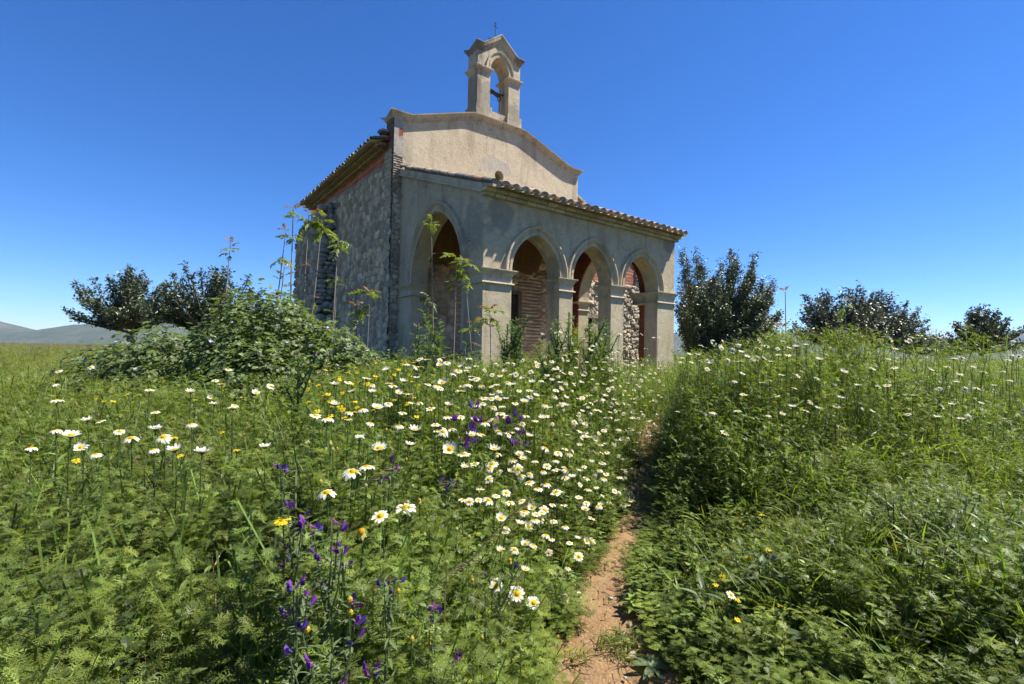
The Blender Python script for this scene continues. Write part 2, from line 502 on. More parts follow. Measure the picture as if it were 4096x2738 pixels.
def barrel(mb, o, ax, slope, up, L, r0, r1, thick=.016, cover=True, n=8, fill=None, jit=0., tone=None):
    """a barrel tile: o lower end centre, ax sideways, slope up the roof, up normal to it"""
    o = Vector(o); ax = Vector(ax); slope = Vector(slope); up = Vector(up)
    ax = (ax + slope * jit).normalized()
    sgn = 1 if cover else -1
    vs = []; c = tone or tile_col()
    for (l, r) in ((0, r0), (L, r1)):
        for th in (0, thick):
            for k in range(n + 1):
                a = math.pi * k / n
                rr = r - th
                p = o + slope * l + ax * (math.cos(a) * rr) + up * (math.sin(a) * rr * sgn * .82)
                vs.append(p)
    m = n + 1
    fs = []
    for k in range(n):
        fs.append((k, k + 1, 2 * m + k + 1, 2 * m + k))               # outer
        fs.append((m + k, 3 * m + k, 3 * m + k + 1, m + k + 1))       # inner
        fs.append((k, m + k, m + k + 1, k + 1))                       # lower lip
        fs.append((2 * m + k, 2 * m + k + 1, 3 * m + k + 1, 3 * m + k))
    mb.add(vs, fs, c)
    if fill:
        d = slope * .012
        vv = [vs[m + k] + d for k in range(m)]
        mb.add(vv, [tuple(range(m))], fill)

def tile_field(mb, org, ax, slope, up, ncol, pitch, nrow, expo, L=.43, fillfront=True):
    org = Vector(org); ax = Vector(ax); slope = Vector(slope); up = Vector(up)
    for i in range(ncol + 1):
        for j in range(nrow):
            p = org + ax * (pitch * i + random.uniform(-.008, .008)) + slope * (expo * j + random.uniform(-.025, .02)) + up * (.012 + random.uniform(0, .012))
            if i < ncol:
                q_ = p + ax * (pitch / 2) + up * .068 - slope * .05
                barrel(mb, q_, ax, slope, up, L, .085, .098, cover=False, jit=random.uniform(-.03, .03), fill=None, tone=tuple(random.uniform(.85, 1.1) * q for q in (.56, .45, .30)))  # paler than the covers: bounced light under the eaves put into the colour
            g = random.uniform(.8, 1.1)
            barrel(mb, p + up * .05, ax, (slope + up * .03).normalized(), up, L, .108, .085, cover=True, jit=random.uniform(-.05, .05),
                   fill=(.30 * g, .285 * g, .255 * g) if (fillfront and j == 0) else None)
cs = 1 / math.hypot(1, SLOPE)
psl = Vector((0, cs, SLOPE * cs)); pup = Vector((0, -SLOPE * cs, cs))
tf = MB()
tile_field(tf, (.02, -.325, roofz(-.325)), (1, 0, 0), psl, pup, 25, (W - .04) / 25, 12, .385)
tl_ = tf.build('roof_tiles', M['tile'], CH, smooth=False, fix=False)
m = MB(); m.box(.03, W - .03, .05, S0 - .02, -.35, Z(-.66), (.50, .42, .32)); m.build('porch_bounce_floor', M['stone'], CH)  # unseen pale floor added to bounce sunlight onto the porch back wall
# ---------------- facade
fc = MB()
T0, T1 = .03, 6.26
CT = [(-.22, 6.03), (.22, 6.03), (2.13, 6.70), (3.91, 6.70), (5.82, 6.03), (6.26, 6.03)]    # underside of the parapet moulding
def ztop_f(t):
    for (a, za), (b, zb_) in zip(CT, CT[1:]):
        if t <= b: return Z(za + (zb_ - za) * (t - a) / (b - a))
    return Z(6.03)
HC, HR = (3.06, Z(5.22)), .158       # round hole
SB = S0 + .45
ts = [T0, .22, 1.2, 2.13, 3.91, 4.9, 5.82, T1]
def wall_poly(mb, pts):
    n = len(pts)
    mb.add([(t, S0, z) for t, z in pts] + [(t, SB, z) for t, z in pts], [tuple(range(n)), tuple(range(2 * n - 1, n - 1, -1))])
# columns left and right of the hole's square
hq = .26
def colpoly(a, b, zlo_a, zlo_b, zhi=True, za=None, zb_=None):
    wall_poly(fc, [(a, zlo_a), (b, zlo_b), (b, ztop_f(b) if zhi else zb_), (a, ztop_f(a) if zhi else za)])
xs = [T0, .22, 1.2, 2.13, HC[0] - hq]
for a, b in zip(xs, xs[1:]): colpoly(a, b, ZB, ZB)
xs = [HC[0] + hq, 3.91, 4.9, 5.82, T1]
for a, b in zip(xs, xs[1:]): colpoly(a, b, ZB, ZB)
colpoly(HC[0] - hq, HC[0] + hq, ZB, ZB, False, HC[1] - hq, HC[1] - hq)
colpoly(HC[0] - hq, HC[0] + hq, HC[1] + hq, HC[1] + hq)
nh = 24
ring = []; sq = []
for k in range(nh):
    a = 2 * math.pi * k / nh
    ring.append((HC[0] + HR * math.cos(a), HC[1] + HR * math.sin(a)))
    m_ = max(abs(math.cos(a)), abs(math.sin(a)))
    sq.append((HC[0] + hq * math.cos(a) / m_, HC[1] + hq * math.sin(a) / m_))
for k in range(nh):
    k2 = (k + 1) % nh
    for s in (S0, SB): fc.add([(*[ring[k][0]], s, ring[k][1]), (ring[k2][0], s, ring[k2][1]), (sq[k2][0], s, sq[k2][1]), (sq[k][0], s, sq[k][1])], [(0, 1, 2, 3)])
    fc.add([(ring[k][0], S0, ring[k][1]), (ring[k2][0], S0, ring[k2][1]), (ring[k2][0], SB, ring[k2][1]), (ring[k][0], SB, ring[k][1])], [(0, 1, 2, 3)])
# outer edges
fc.add([(T1, S0, ZB), (T1, SB, ZB), (T1, SB, ztop_f(T1)), (T1, S0, ztop_f(T1))], [(0, 1, 2, 3)])
fc.add([(T0, S0, ZB), (T0, SB, ZB), (T0, SB, ztop_f(T0)), (T0, S0, ztop_f(T0))], [(0, 1, 2, 3)])
fc.build('facade', M['buff'], CH)
hb = MB(); hb.add([(HC[0] - .3, SB + .01, HC[1] - .3), (HC[0] + .3, SB + .01, HC[1] - .3), (HC[0] + .3, SB + .01, HC[1] + .3), (HC[0] - .3, SB + .01, HC[1] + .3)], [(0, 1, 2, 3)])
hb.build('opening_dark_sheet', M['dark'], CH)  # flat dark sheet painted to look like the unlit space behind the hole
# parapet moulding swept along the broken line, front and back
def sweep_line(mb, pts, prof, s_front, s_back):
    """pts (t,z) centre line; prof (dz, proud); mitred in the wall plane, proud ends too"""
    n = len(pts); L = len(prof)
    rows = []
    for k, (t, z) in enumerate(pts):
        dirs = []
        if k > 0: a = np.array(pts[k]) - np.array(pts[k - 1]); dirs.append(a / np.hypot(*a))
        if k < n - 1: a = np.array(pts[k + 1]) - np.array(pts[k]); dirs.append(a / np.hypot(*a))
        tan = sum(dirs); tan = tan / np.hypot(*tan)
        nn = np.array([-tan[1], tan[0]]); sc_ = 1 / max(.5, float(nn @ np.array([-dirs[0][1], dirs[0][0]])))
        row = []
        for dz, p in prof:
            e = -p if k == 0 else (p if k == n - 1 else 0)
            row.append((t + nn[0] * dz * sc_ + e, s_front - p, z + nn[1] * dz * sc_))
        for dz, p in reversed(prof):
            e = -p if k == 0 else (p if k == n - 1 else 0)
            row.append((t + nn[0] * dz * sc_ + e, s_back + p, z + nn[1] * dz * sc_))
        rows.append(row)
    m = 2 * L
    f = [(k * m + j, k * m + (j + 1) % m, (k + 1) * m + (j + 1) % m, (k + 1) * m + j) for k in range(n - 1) for j in range(m)]
    f += [tuple(range(m)), tuple(range((n - 1) * m, n * m))]
    mb.add([x for r_ in rows for x in r_], f)
def soften(pts, d=.14):
    out = [pts[0]]
    for a, b, c in zip(pts, pts[1:], pts[2:]):
        a, b, c = map(np.array, (a, b, c))
        p = b + (a - b) / np.hypot(*(a - b)) * d; q_ = b + (c - b) / np.hypot(*(c - b)) * d
        out += [tuple(p), tuple((p + 2 * b + q_) / 4), tuple(q_)]
    return out + [pts[-1]]
cn = MB()
CTZ = [(t, Z(z)) for t, z in CT]
PROF = [(-.06, .004), (-.06, .03), (-.03, .035), (-.02, .06), (.02, .065), (.045, .10), (.07, .115), (.075, .145), (.105, .15), (.11, .02)]
sweep_line(cn, soften(CTZ), PROF, S0, SB)
cn.build('parapet_moulding', M['trim'], CH)

# ---------------- bell gable
BG = MB()
B0, B1, O0, O1 = 2.245, 3.765, 2.683, 3.347
BS0, BS1 = S0 + .004, S0 + .54
zb0, zbt = Z(6.72), Z(7.15)
bm_ = lambda t, d, z: (t, d, z)
zs_ = Z(8.305)
ge = Z(8.80); ga = Z(9.23)
gt = lambda t: ge + (ga - ge) * max(0, 1 - abs(t - 3.005) / .56)
arch_wall(BG, [('p', B0, 2.445), ('p', 2.445, O0)], gt, BS0, BS1, bm_, zb0)
arch_wall(BG, [('a', O0, O1, zs_, Z(8.77))], gt, BS0, BS1, bm_)
arch_wall(BG, [('p', O1, 3.565), ('p', 3.565, B1)], gt, BS0, BS1, bm_, zb0)
BG.box(O0 - .01, O1 + .01, BS0 + .02, BS1 - .02, zb0, Z(7.09))
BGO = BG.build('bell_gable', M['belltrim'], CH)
m = MB()
stack(m, B0, O0, BS0, BS1, [(zb0, .0), (zb0, .05), (zbt, .05), (zbt + .012, .004)])
m.build('plinth', M['belltrim'], BGO)
m = MB()
stack(m, O1, B1, BS0, BS1, [(zb0, .0), (zb0, .05), (zbt, .05), (zbt + .012, .004)])
m.build('plinth', M['belltrim'], BGO)
BC = [(zs_ - .135, .004), (zs_ - .12, .03), (zs_ - .085, .035), (zs_ - .06, .07), (zs_ - .02, .078), (zs_ - .003, .06), (zs_ - .003, .0)]
for a, b in ((B0, O0), (O1, B1)):
    m = MB(); stack(m, a, b, BS0, BS1, BC); m.build('capital', M['belltrim'], BGO)
m = MB(); sweep_arch(m, O0, O1, zs_ + .002, Z(8.77), [(0, .004), (0, .02), (.06, .025), (.08, .01), (.10, .02), (.13, .055), (.165, .06), (.185, .0)], bm_, BS0, 12)
m.build('hood_mould', M['belltrim'], BGO)
m = MB()
GP = [(B0, ge), (2.445, ge), (3.005, ga), (3.565, ge), (B1, ge)]
sweep_line(m, GP, [(-.03, .004), (-.03, .025), (.03, .04), (.06, .085), (.13, .10), (.145, .11), (.165, .105), (.17, .0)], BS0, BS1)
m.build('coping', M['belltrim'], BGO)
# iron cross
m = MB()
cxp = Vector((3.02, S0 + .30, ga + .12))
m.tube([cxp + Vector((0, 0, 0)), cxp + Vector((0, 0, .66))], .011, 6)
def bar(z, l, ang, r):
    d = Vector((math.cos(ang), math.sin(ang), 0)) * l
    m.tube([cxp + Vector((0, 0, z)) - d, cxp + Vector((0, 0, z)) + d], r, 6)
bar(.63, .055, .1, .011); bar(.52, .085, .1, .011); bar(.17, .19, -.75, .009)
for sg in (-1, 1):
    d = Vector((math.cos(-.75), math.sin(-.75), 0)) * .19 * sg
    m.tube([cxp + Vector((0, 0, .17 - .03)) + d, cxp + Vector((0, 0, .17 + .03)) + d], .012, 6)
m.build('iron_cross', M['iron'], BGO)
# the timber yoke across the opening, with the iron strap that once held the bell
m = MB()
yz = Z(7.88); yy = (BS0 + BS1) / 2
pts = [(2.64 + .09 * k, yy, yz - .018 * k + .01 * math.sin(k * 2.1)) for k in range(7)]
m.tube(pts, [.062, .066, .06, .066, .055, .058, .05], 8, (.075, .065, .055))
m.build('bell_yoke', M['wood'], BGO)
m = MB()
xk = 3.17; zk = yz - .05
m.tube([(3.1, yy, zk), (xk + .13, yy - .02, zk + .0)], .018, 6)
m.tube([(xk + .13, yy - .02, zk - .02), (xk + .13, yy - .02, zk + .03)], .028, 6)
loop = [(xk - .045, yy, zk + .05), (xk - .05, yy, zk - .08), (xk - .03, yy, zk - .19), (xk + .02, yy, zk - .22), (xk + .055, yy, zk - .18), (xk + .05, yy, zk - .06), (xk + .04, yy, zk + .03)]
m.tube(loop, .017, 6)
m.tube([(xk + .02, yy, zk - .22), (xk + .02, yy, zk - .5)], .008, 6)
m.tube([(xk + .02, yy, zk - .5), (xk + .02, yy, zk - .53)], .016, 6)
m.build('bell_strap', M['iron'], BGO)

# ---------------- relief walls (rubble, thin brick courses, hollow brick)
def relief(name, mapping, u0, u1, v0, v1, step, fn, parent=CH, thick=None):
    """grid on the plane (u,v); fn(u,v) -> displacement, colour (…,3); mapping(u,v,d) -> xyz arrays"""
    nu = max(2, int((u1 - u0) / step)); nv = max(2, int((v1 - v0) / step))
    U, Vv = np.meshgrid(np.linspace(u0, u1, nu), np.linspace(v0, v1, nv), indexing='ij')
    d, c = fn(U, Vv)
    X = np.stack(mapping(U, Vv, d), -1).reshape(-1, 3)
    k = (np.arange(nu - 1)[:, None] * nv + np.arange(nv - 1)[None, :]).ravel()
    F = np.stack([k, k + nv, k + nv + 1, k + 1], -1)
    return link(name, mesh_np(name, X, F, M['stone'], c.reshape(-1, 3), True), parent)

def rubble(u, v, size=.2, seed=1, depth=.05, stone=(.30, .27, .22), mortar=(.27, .235, .18), vary=.35, asp=1.25):
    uu = u / (size * asp) + .5 * (fbm(u * 2.5, v * 2.5, seed + 5) - .5); vv = v / size + .5 * (fbm(u * 2.5 + 9, v * 2.5, seed + 6) - .5)
    d1, d2, cid = voro(uu, vv, seed)
    e = sstep(d2 - d1, .03, .20)
    n = fbm(u * 9, v * 9, seed + 2) - .5; n2 = fbm(u * 22, v * 22, seed + 3, 3) - .5
    id2 = (cid * 7.31) % 1
    d = depth * (e * (.35 + .75 * id2) + .6 * n + .55 * n2)
    g = (1 + vary * (cid - .5) * 2)[..., None]
    cst = np.array(stone) * g * (1 + .12 * np.stack([id2 - .5, 0 * id2, .5 - id2], -1))
    c = cst * e[..., None] + np.array(mortar) * (1 - e[..., None])
    return d, c

def courses(u, v, seed=1, h=.075, L=.3, depth=.035, brick=(.30, .20, .14), mortar=(.27, .215, .16), gap=.32):
    vv = v / h + .25 * (fbm(u * 3, v * 3, seed) - .5); r = np.floor(vv); fv = vv - r
    uu = u / L + .5 * (r % 2) + .3 * _h(r, r * 0, 3, seed); i = np.floor(uu); fu = uu - i
    e = sstep(fv, 0, .14) * sstep(1 - fv, gap * .55, gap) * (sstep(fu, 0, .05) * sstep(1 - fu, 0, .05) * .7 + .3)
    idd = _h(i, r, 5, seed)
    n = fbm(u * 12, v * 12, seed + 2) - .5
    d = depth * (e * (.7 + .5 * idd) + .7 * n)
    g = (.75 + .5 * idd)[..., None]
    return d, np.array(brick) * g * e[..., None] + np.array(mortar) * (1 - e[..., None])

def blend(a, b, m):
    return a[0] * (1 - m) + b[0] * m, a[1] * (1 - m[..., None]) + b[1] * m[..., None]

# nave side wall
def nave_fn(u, v):                       # u along the wall, v local z
    a = rubble(u, v, .20, 11, .06, (.54, .435, .28), (.34, .265, .16), .5, 1.0)
    smear = sstep(fbm(u * 1.1, v * 1.1, 21), .45, .62)
    a = (a[0] * (1 - .4 * smear), a[1] * (1 - .35 * smear[..., None]) + .35 * smear[..., None] * np.array((.42, .35, .235)))
    br = courses(u, v, 31, .17, .34, .012, (.44, .125, .065), (.44, .32, .21), .09)
    edge = Z(4.91) + .045 * (u - 4.5) + .12 * (fbm(u * 2.2, u * 0, 8) - .5)
    m = sstep(v, edge - .02, edge + .02) * sstep(u, 4.62, 4.72)
    led = courses(u, v, 33, .05, .22, .03, (.33, .29, .23), (.27, .23, .18), .3)
    m2 = sstep(v, edge - .13, edge - .11) * (1 - m) * sstep(u, 4.6, 4.7)
    a = blend(a, led, m2 * .8)
    a = blend(a, br, m)
    cr = courses(u, v, 35, .062, .26, .04, (.33, .285, .23), (.22, .19, .15), .3)
    mc = sstep(4.62 + .12 * (fbm(v * 4, v * 0, 4) - .5) - u, -.03, .05) * sstep(v, Z(3.2), Z(3.5))
    a = blend(a, cr, mc)
    return a
relief('nave_wall', lambda u, v, d: (-.20 - d, u, v), S0 + .30, 12.0, ZB, Z(5.30), .03, nave_fn)
# the stripped corner strip at the left of the facade
def strip_fn(u, v):
    a = rubble(u, v, .13, 41, .05, (.50, .415, .285), (.38, .305, .205), .4)
    cr = courses(u, v, 43, .062, .3, .05, (.52, .40, .30), (.36, .28, .20), .35)
    pl = (.05 + .006 * (fbm(u * 14, v * 14, 47) - .5) + .012 * (fbm(u * 60, v * 14, 45) - .5), np.ones(u.shape + (1,)) * np.array((.40, .36, .29)) * (.85 + .3 * fbm(u * 8, v * 8, 49))[..., None])
    n = .12 * (fbm(u * 9, v * 3, 51) - .5)
    a = blend(a, cr, sstep(v + n, Z(4.35), Z(4.45)))
    a = blend(a, pl, sstep(v + n * 2, Z(4.98), Z(5.03)))
    red = (.045 + 0 * u, np.ones(u.shape + (1,)) * np.array((.27, .09, .06)))
    rm_ = sstep(u, -.12, -.08) * sstep(v + n, Z(5.52), Z(5.54)) * (1 - sstep(v + n, Z(5.72), Z(5.76)))
    a = blend(a, red, rm_)
    return a
relief('corner_strip', lambda u, v, d: (u, S0 + .02 - d, v), -.225, .02, ZB, Z(6.0), .018, strip_fn)
m = MB(); m.box(-.222, .028, S0 + .03, SB, ZB, Z(6.0), (.44, .355, .245)); m.build('corner_core', M['stone'], CH)
def cside_fn(u, v):
    a = courses(u, v, 61, .12, .26, .02, (.24, .10, .065), (.28, .22, .17), .12)
    b = courses(u, v, 62, .062, .22, .045, (.50, .42, .30), (.34, .28, .20), .32)
    r_ = rubble(u, v, .15, 63, .05, (.50, .415, .285), (.36, .29, .195), .4)
    b = blend(r_, b, sstep(v + .3 * (fbm(u * 4, v * 3, 7) - .5), Z(3.6), Z(3.8)))
    return blend(b, a, sstep(v + .2 * (fbm(u * 5, v * 3, 3) - .5), Z(5.1), Z(5.2)))
relief('corner_side', lambda u, v, d: (-.225 - d, u, v), S0 + .02, S0 + .45, ZB, Z(6.0), .024, cside_fn)
# inner back wall of the porch
DOOR = (2.55, 3.80)
def back_fn(u, v):
    a = rubble(u, v, .22, 71, .10, (.66, .50, .34), (.58, .43, .285), .35)
    cr = courses(u, v, 73, .105, .34, .06, (.58, .42, .30), (.48, .35, .245), .34)
    n = fbm(u * 3, v * 3, 75) - .5
    for c0, c1 in ((3.72, 4.62), (1.62, 2.5)):
        mm = sstep(u + .2 * n, c0, c0 + .08) * (1 - sstep(u + .25 * n, c1, c1 + .1)) * (1 - sstep(v + .5 * n, Z(2.25), Z(2.35)))
        a = blend(a, cr, mm)
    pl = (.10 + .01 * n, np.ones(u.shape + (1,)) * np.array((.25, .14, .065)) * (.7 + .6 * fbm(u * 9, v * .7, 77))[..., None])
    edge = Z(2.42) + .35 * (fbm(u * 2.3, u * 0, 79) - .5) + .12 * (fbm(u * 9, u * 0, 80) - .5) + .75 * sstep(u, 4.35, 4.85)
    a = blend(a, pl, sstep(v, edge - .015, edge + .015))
    low = sstep(-v, -Z(.45), -Z(-.2)) * .6
    a = (a[0], a[1] * (1 - low[..., None]) + low[..., None] * np.array((.46, .35, .26)))
    return a
bmap = lambda u, v, d: (u, S0 - .03 - d, v)
relief('porch_back_wall', bmap, TW, DOOR[0], ZB, Z(4.3), .03, back_fn)
relief('porch_back_wall', bmap, DOOR[1], W - TW - .05, ZB, Z(4.3), .03, back_fn)
relief('porch_back_wall', bmap, DOOR[0], DOOR[1], Z(1.75), Z(4.3), .03, back_fn)
m = MB()
m.box(DOOR[0] + .04, DOOR[1] - .04, S0 - .06, S0 - .02, ZB, Z(1.70), (.075, .055, .04))
for k in range(6):
    x = DOOR[0] + .06 + k * .19
    m.box(x, x + .175, S0 - .085, S0 - .058, ZB, Z(1.68), (.085, .06, .042))
dr = m.build('door', M['wood'], CH)
m = MB()
for a, b in ((DOOR[0] - .05, DOOR[0] + .06), (DOOR[1] - .06, DOOR[1] + .06)): m.box(a, b, S0 - .16, S0 - .01, ZB, Z(1.72), (.22, .18, .14))
m.box(DOOR[0] - .05, DOOR[1] + .06, S0 - .165, S0 - .005, Z(1.72), Z(1.82), (.20, .16, .12))
m.build('door_frame', M['wood'], dr)

# ---------------- nave roof over the left eaves
NS = .30
ns0, ns1 = S0 + .40, 12.05
nz = lambda t: Z(5.34) + NS * (t + .65)
m = MB()
v = [(t, s, nz(t) + dz) for s in (ns0, ns1) for t in (-.40, 3.02) for dz in (-.05, -.005)]
m.add(v, [(0, 1, 3, 2), (4, 6, 7, 5), (0, 4, 5, 1), (2, 3, 7, 6), (0, 2, 6, 4), (1, 5, 7, 3)], (.2, .16, .12))
v = [(t, s, nz(6.04 - t) + dz) for s in (ns0, ns1) for t in (3.03, 6.4) for dz in (-.06, -.005)]
m.add(v, [(0, 1, 3, 2), (4, 6, 7, 5), (0, 4, 5, 1), (2, 3, 7, 6), (0, 2, 6, 4), (1, 5, 7, 3)], (.2, .16, .12))
m.build('nave_roof', M['tile'], CH)
m = MB()
for k in range(2):
    o = .15 + .15 * k; zb = Z(5.272) + .058 * k
    L = ns1 - S0 - .45; n = 32
    for i in range(n):
        a = S0 + .45 + L * i / n; b = S0 + .45 + L * (i + 1) / n
        g = random.uniform(.7, 1.15)
        m.box(-.2 - o + random.uniform(-.01, .01), -.1, a + .005, b - .005, zb, zb + .05, (.40 * g, .315 * g, .20 * g))
    m.box(-.2 - o + .02, -.1, S0 + .46, S0 + .45 + L, zb + .012, zb + .056, (.24, .19, .13))
m.box(-.36, .1, S0 + .46, 12.0, Z(5.385), Z(5.46), (.28, .23, .16))
m.build('nave_eaves', M['tile'], CH)
REDNESS[0] = .35
m = MB()
cn_ = 1 / math.hypot(1, NS)
tile_field(m, (-.65, ns0 + .0, nz(-.65)), (0, 1, 0), (cn_, 0, NS * cn_), (-NS * cn_, 0, cn_), 32, .237, 9, .40, fillfront=False)
m.build('nave_roof_tiles', M['tile'], CH, fix=False)
m = MB()
m.box(-.19, 6.2, 11.98, 12.3, ZB, Z(5.28), (.28, .25, .2)); m.box(5.8, 6.2, SB, 11.97, ZB, Z(5.28), (.28, .25, .2))
v = [(t, s, z) for s in (12.0, 12.25) for t, z in ((-.19, Z(5.29)), (6.2, Z(5.29)), (3.0, Z(6.3)))]
m.add(v, [(0, 1, 2), (3, 5, 4), (0, 3, 4, 1), (1, 4, 5, 2), (2, 5, 3, 0)], (.28, .25, .2))
m.build('rear_wall', M['stone'], CH)
# broken hollow bricks where roof meets parapet
m = MB()
for k in range(9):
    x = -.36 + random.uniform(-.05, .08); y = S0 + .33 + random.uniform(-.1, .22); z = Z(5.28) + k * .05
    g = random.uniform(.7, 1.1)
    m.box(x - .08, x + .1, y - .06, y + .1, z, z + .06, (.33 * g, .26 * g, .2 * g) if k % 3 else (.24 * g, .1 * g, .07 * g))
m.build('broken_bricks', M['stone'], CH)

# ---------------- rubble stub against the nave wall (dry stones)
def stone_blob(mb, c, r, col_, seed):
    rr = random.Random(seed)
    bmx = bmesh.new(); bmesh.ops.create_icosphere(bmx, subdivisions=2, radius=1)
    ph = [rr.uniform(0, 6) for _ in range(6)]
    vs = []
    for vv in bmx.verts:
        p = vv.co
        k = 1 + .13 * math.sin(3 * p.x + ph[0]) + .11 * math.sin(4 * p.y + ph[1]) + .11 * math.sin(3.4 * p.z + ph[2]) + .06 * math.sin(9 * p.x + 7 * p.z + ph[3])
        q_ = Vector([math.copysign(abs(x) ** .8, x) for x in p]) * k
        vs.append((c[0] + q_.x * r[0], c[1] + q_.y * r[1], c[2] + q_.z * r[2]))
    mb.add(vs, [tuple(v.index for v in f.verts) for f in bmx.faces], col_)
    bmx.free()
m = MB()
bt0, bt1, bs0, bs1 = -.78, -.2, 8.8, 11.9
m.box(bt0 + .14, -.1, bs0 + .14, bs1 - .12, ZB, Z(4.1), (.10, .09, .075))
sd = 0
z = ZB + .1
top = lambda t, s: Z(4.45) + .45 * (t - bt0) / .6 - .1 * (s - bs0) * .3
while z < Z(4.95):
    hrow = random.uniform(.11, .23)
    t = bt0
    while t < bt1:                                     # front
        wd = random.uniform(.15, .34)
        if z < top(t + wd / 2, bs0):
            g = random.uniform(.75, 1.2); sd += 1
            stone_blob(m, (t + wd / 2, bs0 + .09 + random.uniform(-.04, .03), z + hrow / 2 + random.uniform(-.05, .05)), (wd * random.uniform(.5, .62), .14, hrow * random.uniform(.5, .68)), (.36 * g, .33 * g, .275 * g), sd)
        t += wd
    z += hrow
for k in range(60):                                    # ragged top
    t = random.uniform(bt0 + .1, -.2); s = random.uniform(bs0 + .1, bs1 - .1)
    g = random.uniform(.8, 1.25); sd += 1; r_ = random.uniform(.08, .16)
    stone_blob(m, (t, s, min(top(t, s), Z(4.1) + .5 * (t - bt0) + random.uniform(0, .35)) - .05), (r_ * 1.3, r_ * 1.3, r_ * .8), (.42 * g, .36 * g, .28 * g), sd)
BUT = m.build('ruined_buttress', M['stone'], CH, smooth=True)
def but_fn(u, v):
    a = rubble(u, v, .26, 131, .10, (.42, .355, .25), (.33, .27, .18), .4, 1.3)
    top_ = Z(4.3) - .12 * (u - bs0) + .5 * (fbm(u * 2.4, u * 0, 133) - .5)
    return a[0] - .12 * sstep(v, top_ - .1, top_ + .25), a[1]
relief('buttress_face', lambda u, v, d: (bt0 - d + .04, u, v), bs0 + .05, bs1, ZB, Z(4.25), .03, but_fn, BUT)

# ---------------- side wing right of the facade
WS = S0 + .33
wtop = lambda u: Z(5.47) - .50 * (u - 6.25)
def wing_fn(u, v):
    a = rubble(u, v, .19, 91, .10, (.46, .385, .28), (.38, .30, .20), .3, 1.15)
    br = courses(u, v, 93, .125, .27, .012, (.36, .14, .085), (.34, .25, .18), .10)
    edge = Z(2.56) + .03 * (fbm(u * 3, u * 0, 5) - .5)
    edge = edge + 3.5 * sstep(u, 9.62, 9.8)
    edge = np.where(u < 6.9, np.minimum(edge, Z(3.0)), edge)
    a = blend(a, br, sstep(v, edge - .015, edge + .015))
    pl = (.04 + .02 * (fbm(u * 7, v * 7, 95) - .5), np.ones(u.shape + (1,)) * np.array((.40, .33, .24)) * (.8 + .4 * fbm(u * 5, v * 5, 96))[..., None])
    pm = sstep(u, 6.9, 7.0) * (1 - sstep(u, 7.85, 8.0)) * (1 - sstep(v, Z(1.22), Z(1.26)))
    a = blend(a, pl, pm)
    return a
NU = 260; NV = 200
U, Q = np.meshgrid(np.linspace(6.26, 11.4, NU), np.linspace(0, 1, NV), indexing='ij')
Vz = ZB + (wtop(U) - ZB) * Q
d, c = wing_fn(U, Vz)
hole = (U > 7.08) & (U < 7.30) & (Vz > Z(.55)) & (Vz < Z(1.18))
X = np.stack([U, WS - d, Vz], -1).reshape(-1, 3)
k = (np.arange(NU - 1)[:, None] * NV + np.arange(NV - 1)[None, :])
keep = ~(hole[:-1, :-1] | hole[1:, 1:])
k = k[keep]
WG = link('wing_wall', mesh_np('wing_wall', X, np.stack([k, k + NV, k + NV + 1, k + 1], -1), M['stone'], c.reshape(-1, 3), True), CH)
m = MB()
m.add([(x, y, z) for x, z in ((6.27, ZB), (6.27, wtop(6.27) - .02), (11.38, wtop(11.38) - .02), (11.38, ZB)) for y in (WS + .25, WS + 7.)],
      [(0, 1, 3, 2), (4, 5, 7, 6), (0, 2, 4, 6), (1, 7, 5, 3), (2, 3, 5, 4), (0, 6, 7, 1)], (.3, .26, .2))
m.add([(11.38, WS - .02, ZB), (11.38, WS + .3, ZB), (11.38, WS + .3, wtop(11.38)), (11.38, WS - .02, wtop(11.38))], [(0, 1, 2, 3)], (.3, .26, .2))
m.build('wing_core', M['stone'], CH)
m = MB()
m.box(6.98, 7.9, WS - .10, WS + .1, Z(1.22), Z(1.34), (.26, .22, .18)); m.build('lintel', M['wood'], WG)
m = MB(); m.box(7.05, 7.33, WS + .12, WS + .16, Z(.5), Z(1.2), (.03, .028, .026)); wn = m.build('window', M['wood'], WG)
m = MB(); m.box(7.08, 7.12, WS + .0, WS + .1, Z(.5), Z(1.2), (.2, .18, .16)); m.box(7.2, 7.23, WS + .02, WS + .1, Z(.5), Z(1.2), (.22, .2, .18)); m.build('window_frame', M['wood'], wn)
m = MB()
for i in range(13):
    a = 6.27 + i * .40; b = a + .40; g = random.uniform(.85, 1.15)
    v = [(x, y, wtop(x) + dz + random.uniform(-.008, .008)) for x in (a, b + .03) for y in (WS - .16, WS + .35) for dz in (-.03, .055)]
    m.add(v, [(0, 1, 3, 2), (4, 6, 7, 5), (0, 4, 5, 1), (2, 3, 7, 6), (0, 2, 6, 4), (1, 5, 7, 3)], (.43 * g, .36 * g, .27 * g))
v = [(x, y, wtop(x) + dz) for x in (6.27, 11.5) for y in (WS + .3, WS + 7.) for dz in (-.02, .07)]
m.add(v, [(0, 1, 3, 2), (4, 6, 7, 5), (0, 4, 5, 1), (2, 3, 7, 6), (0, 2, 6, 4), (1, 5, 7, 3)], (.3, .2, .14))
m.build('wing_roof', M['tile'], WG)

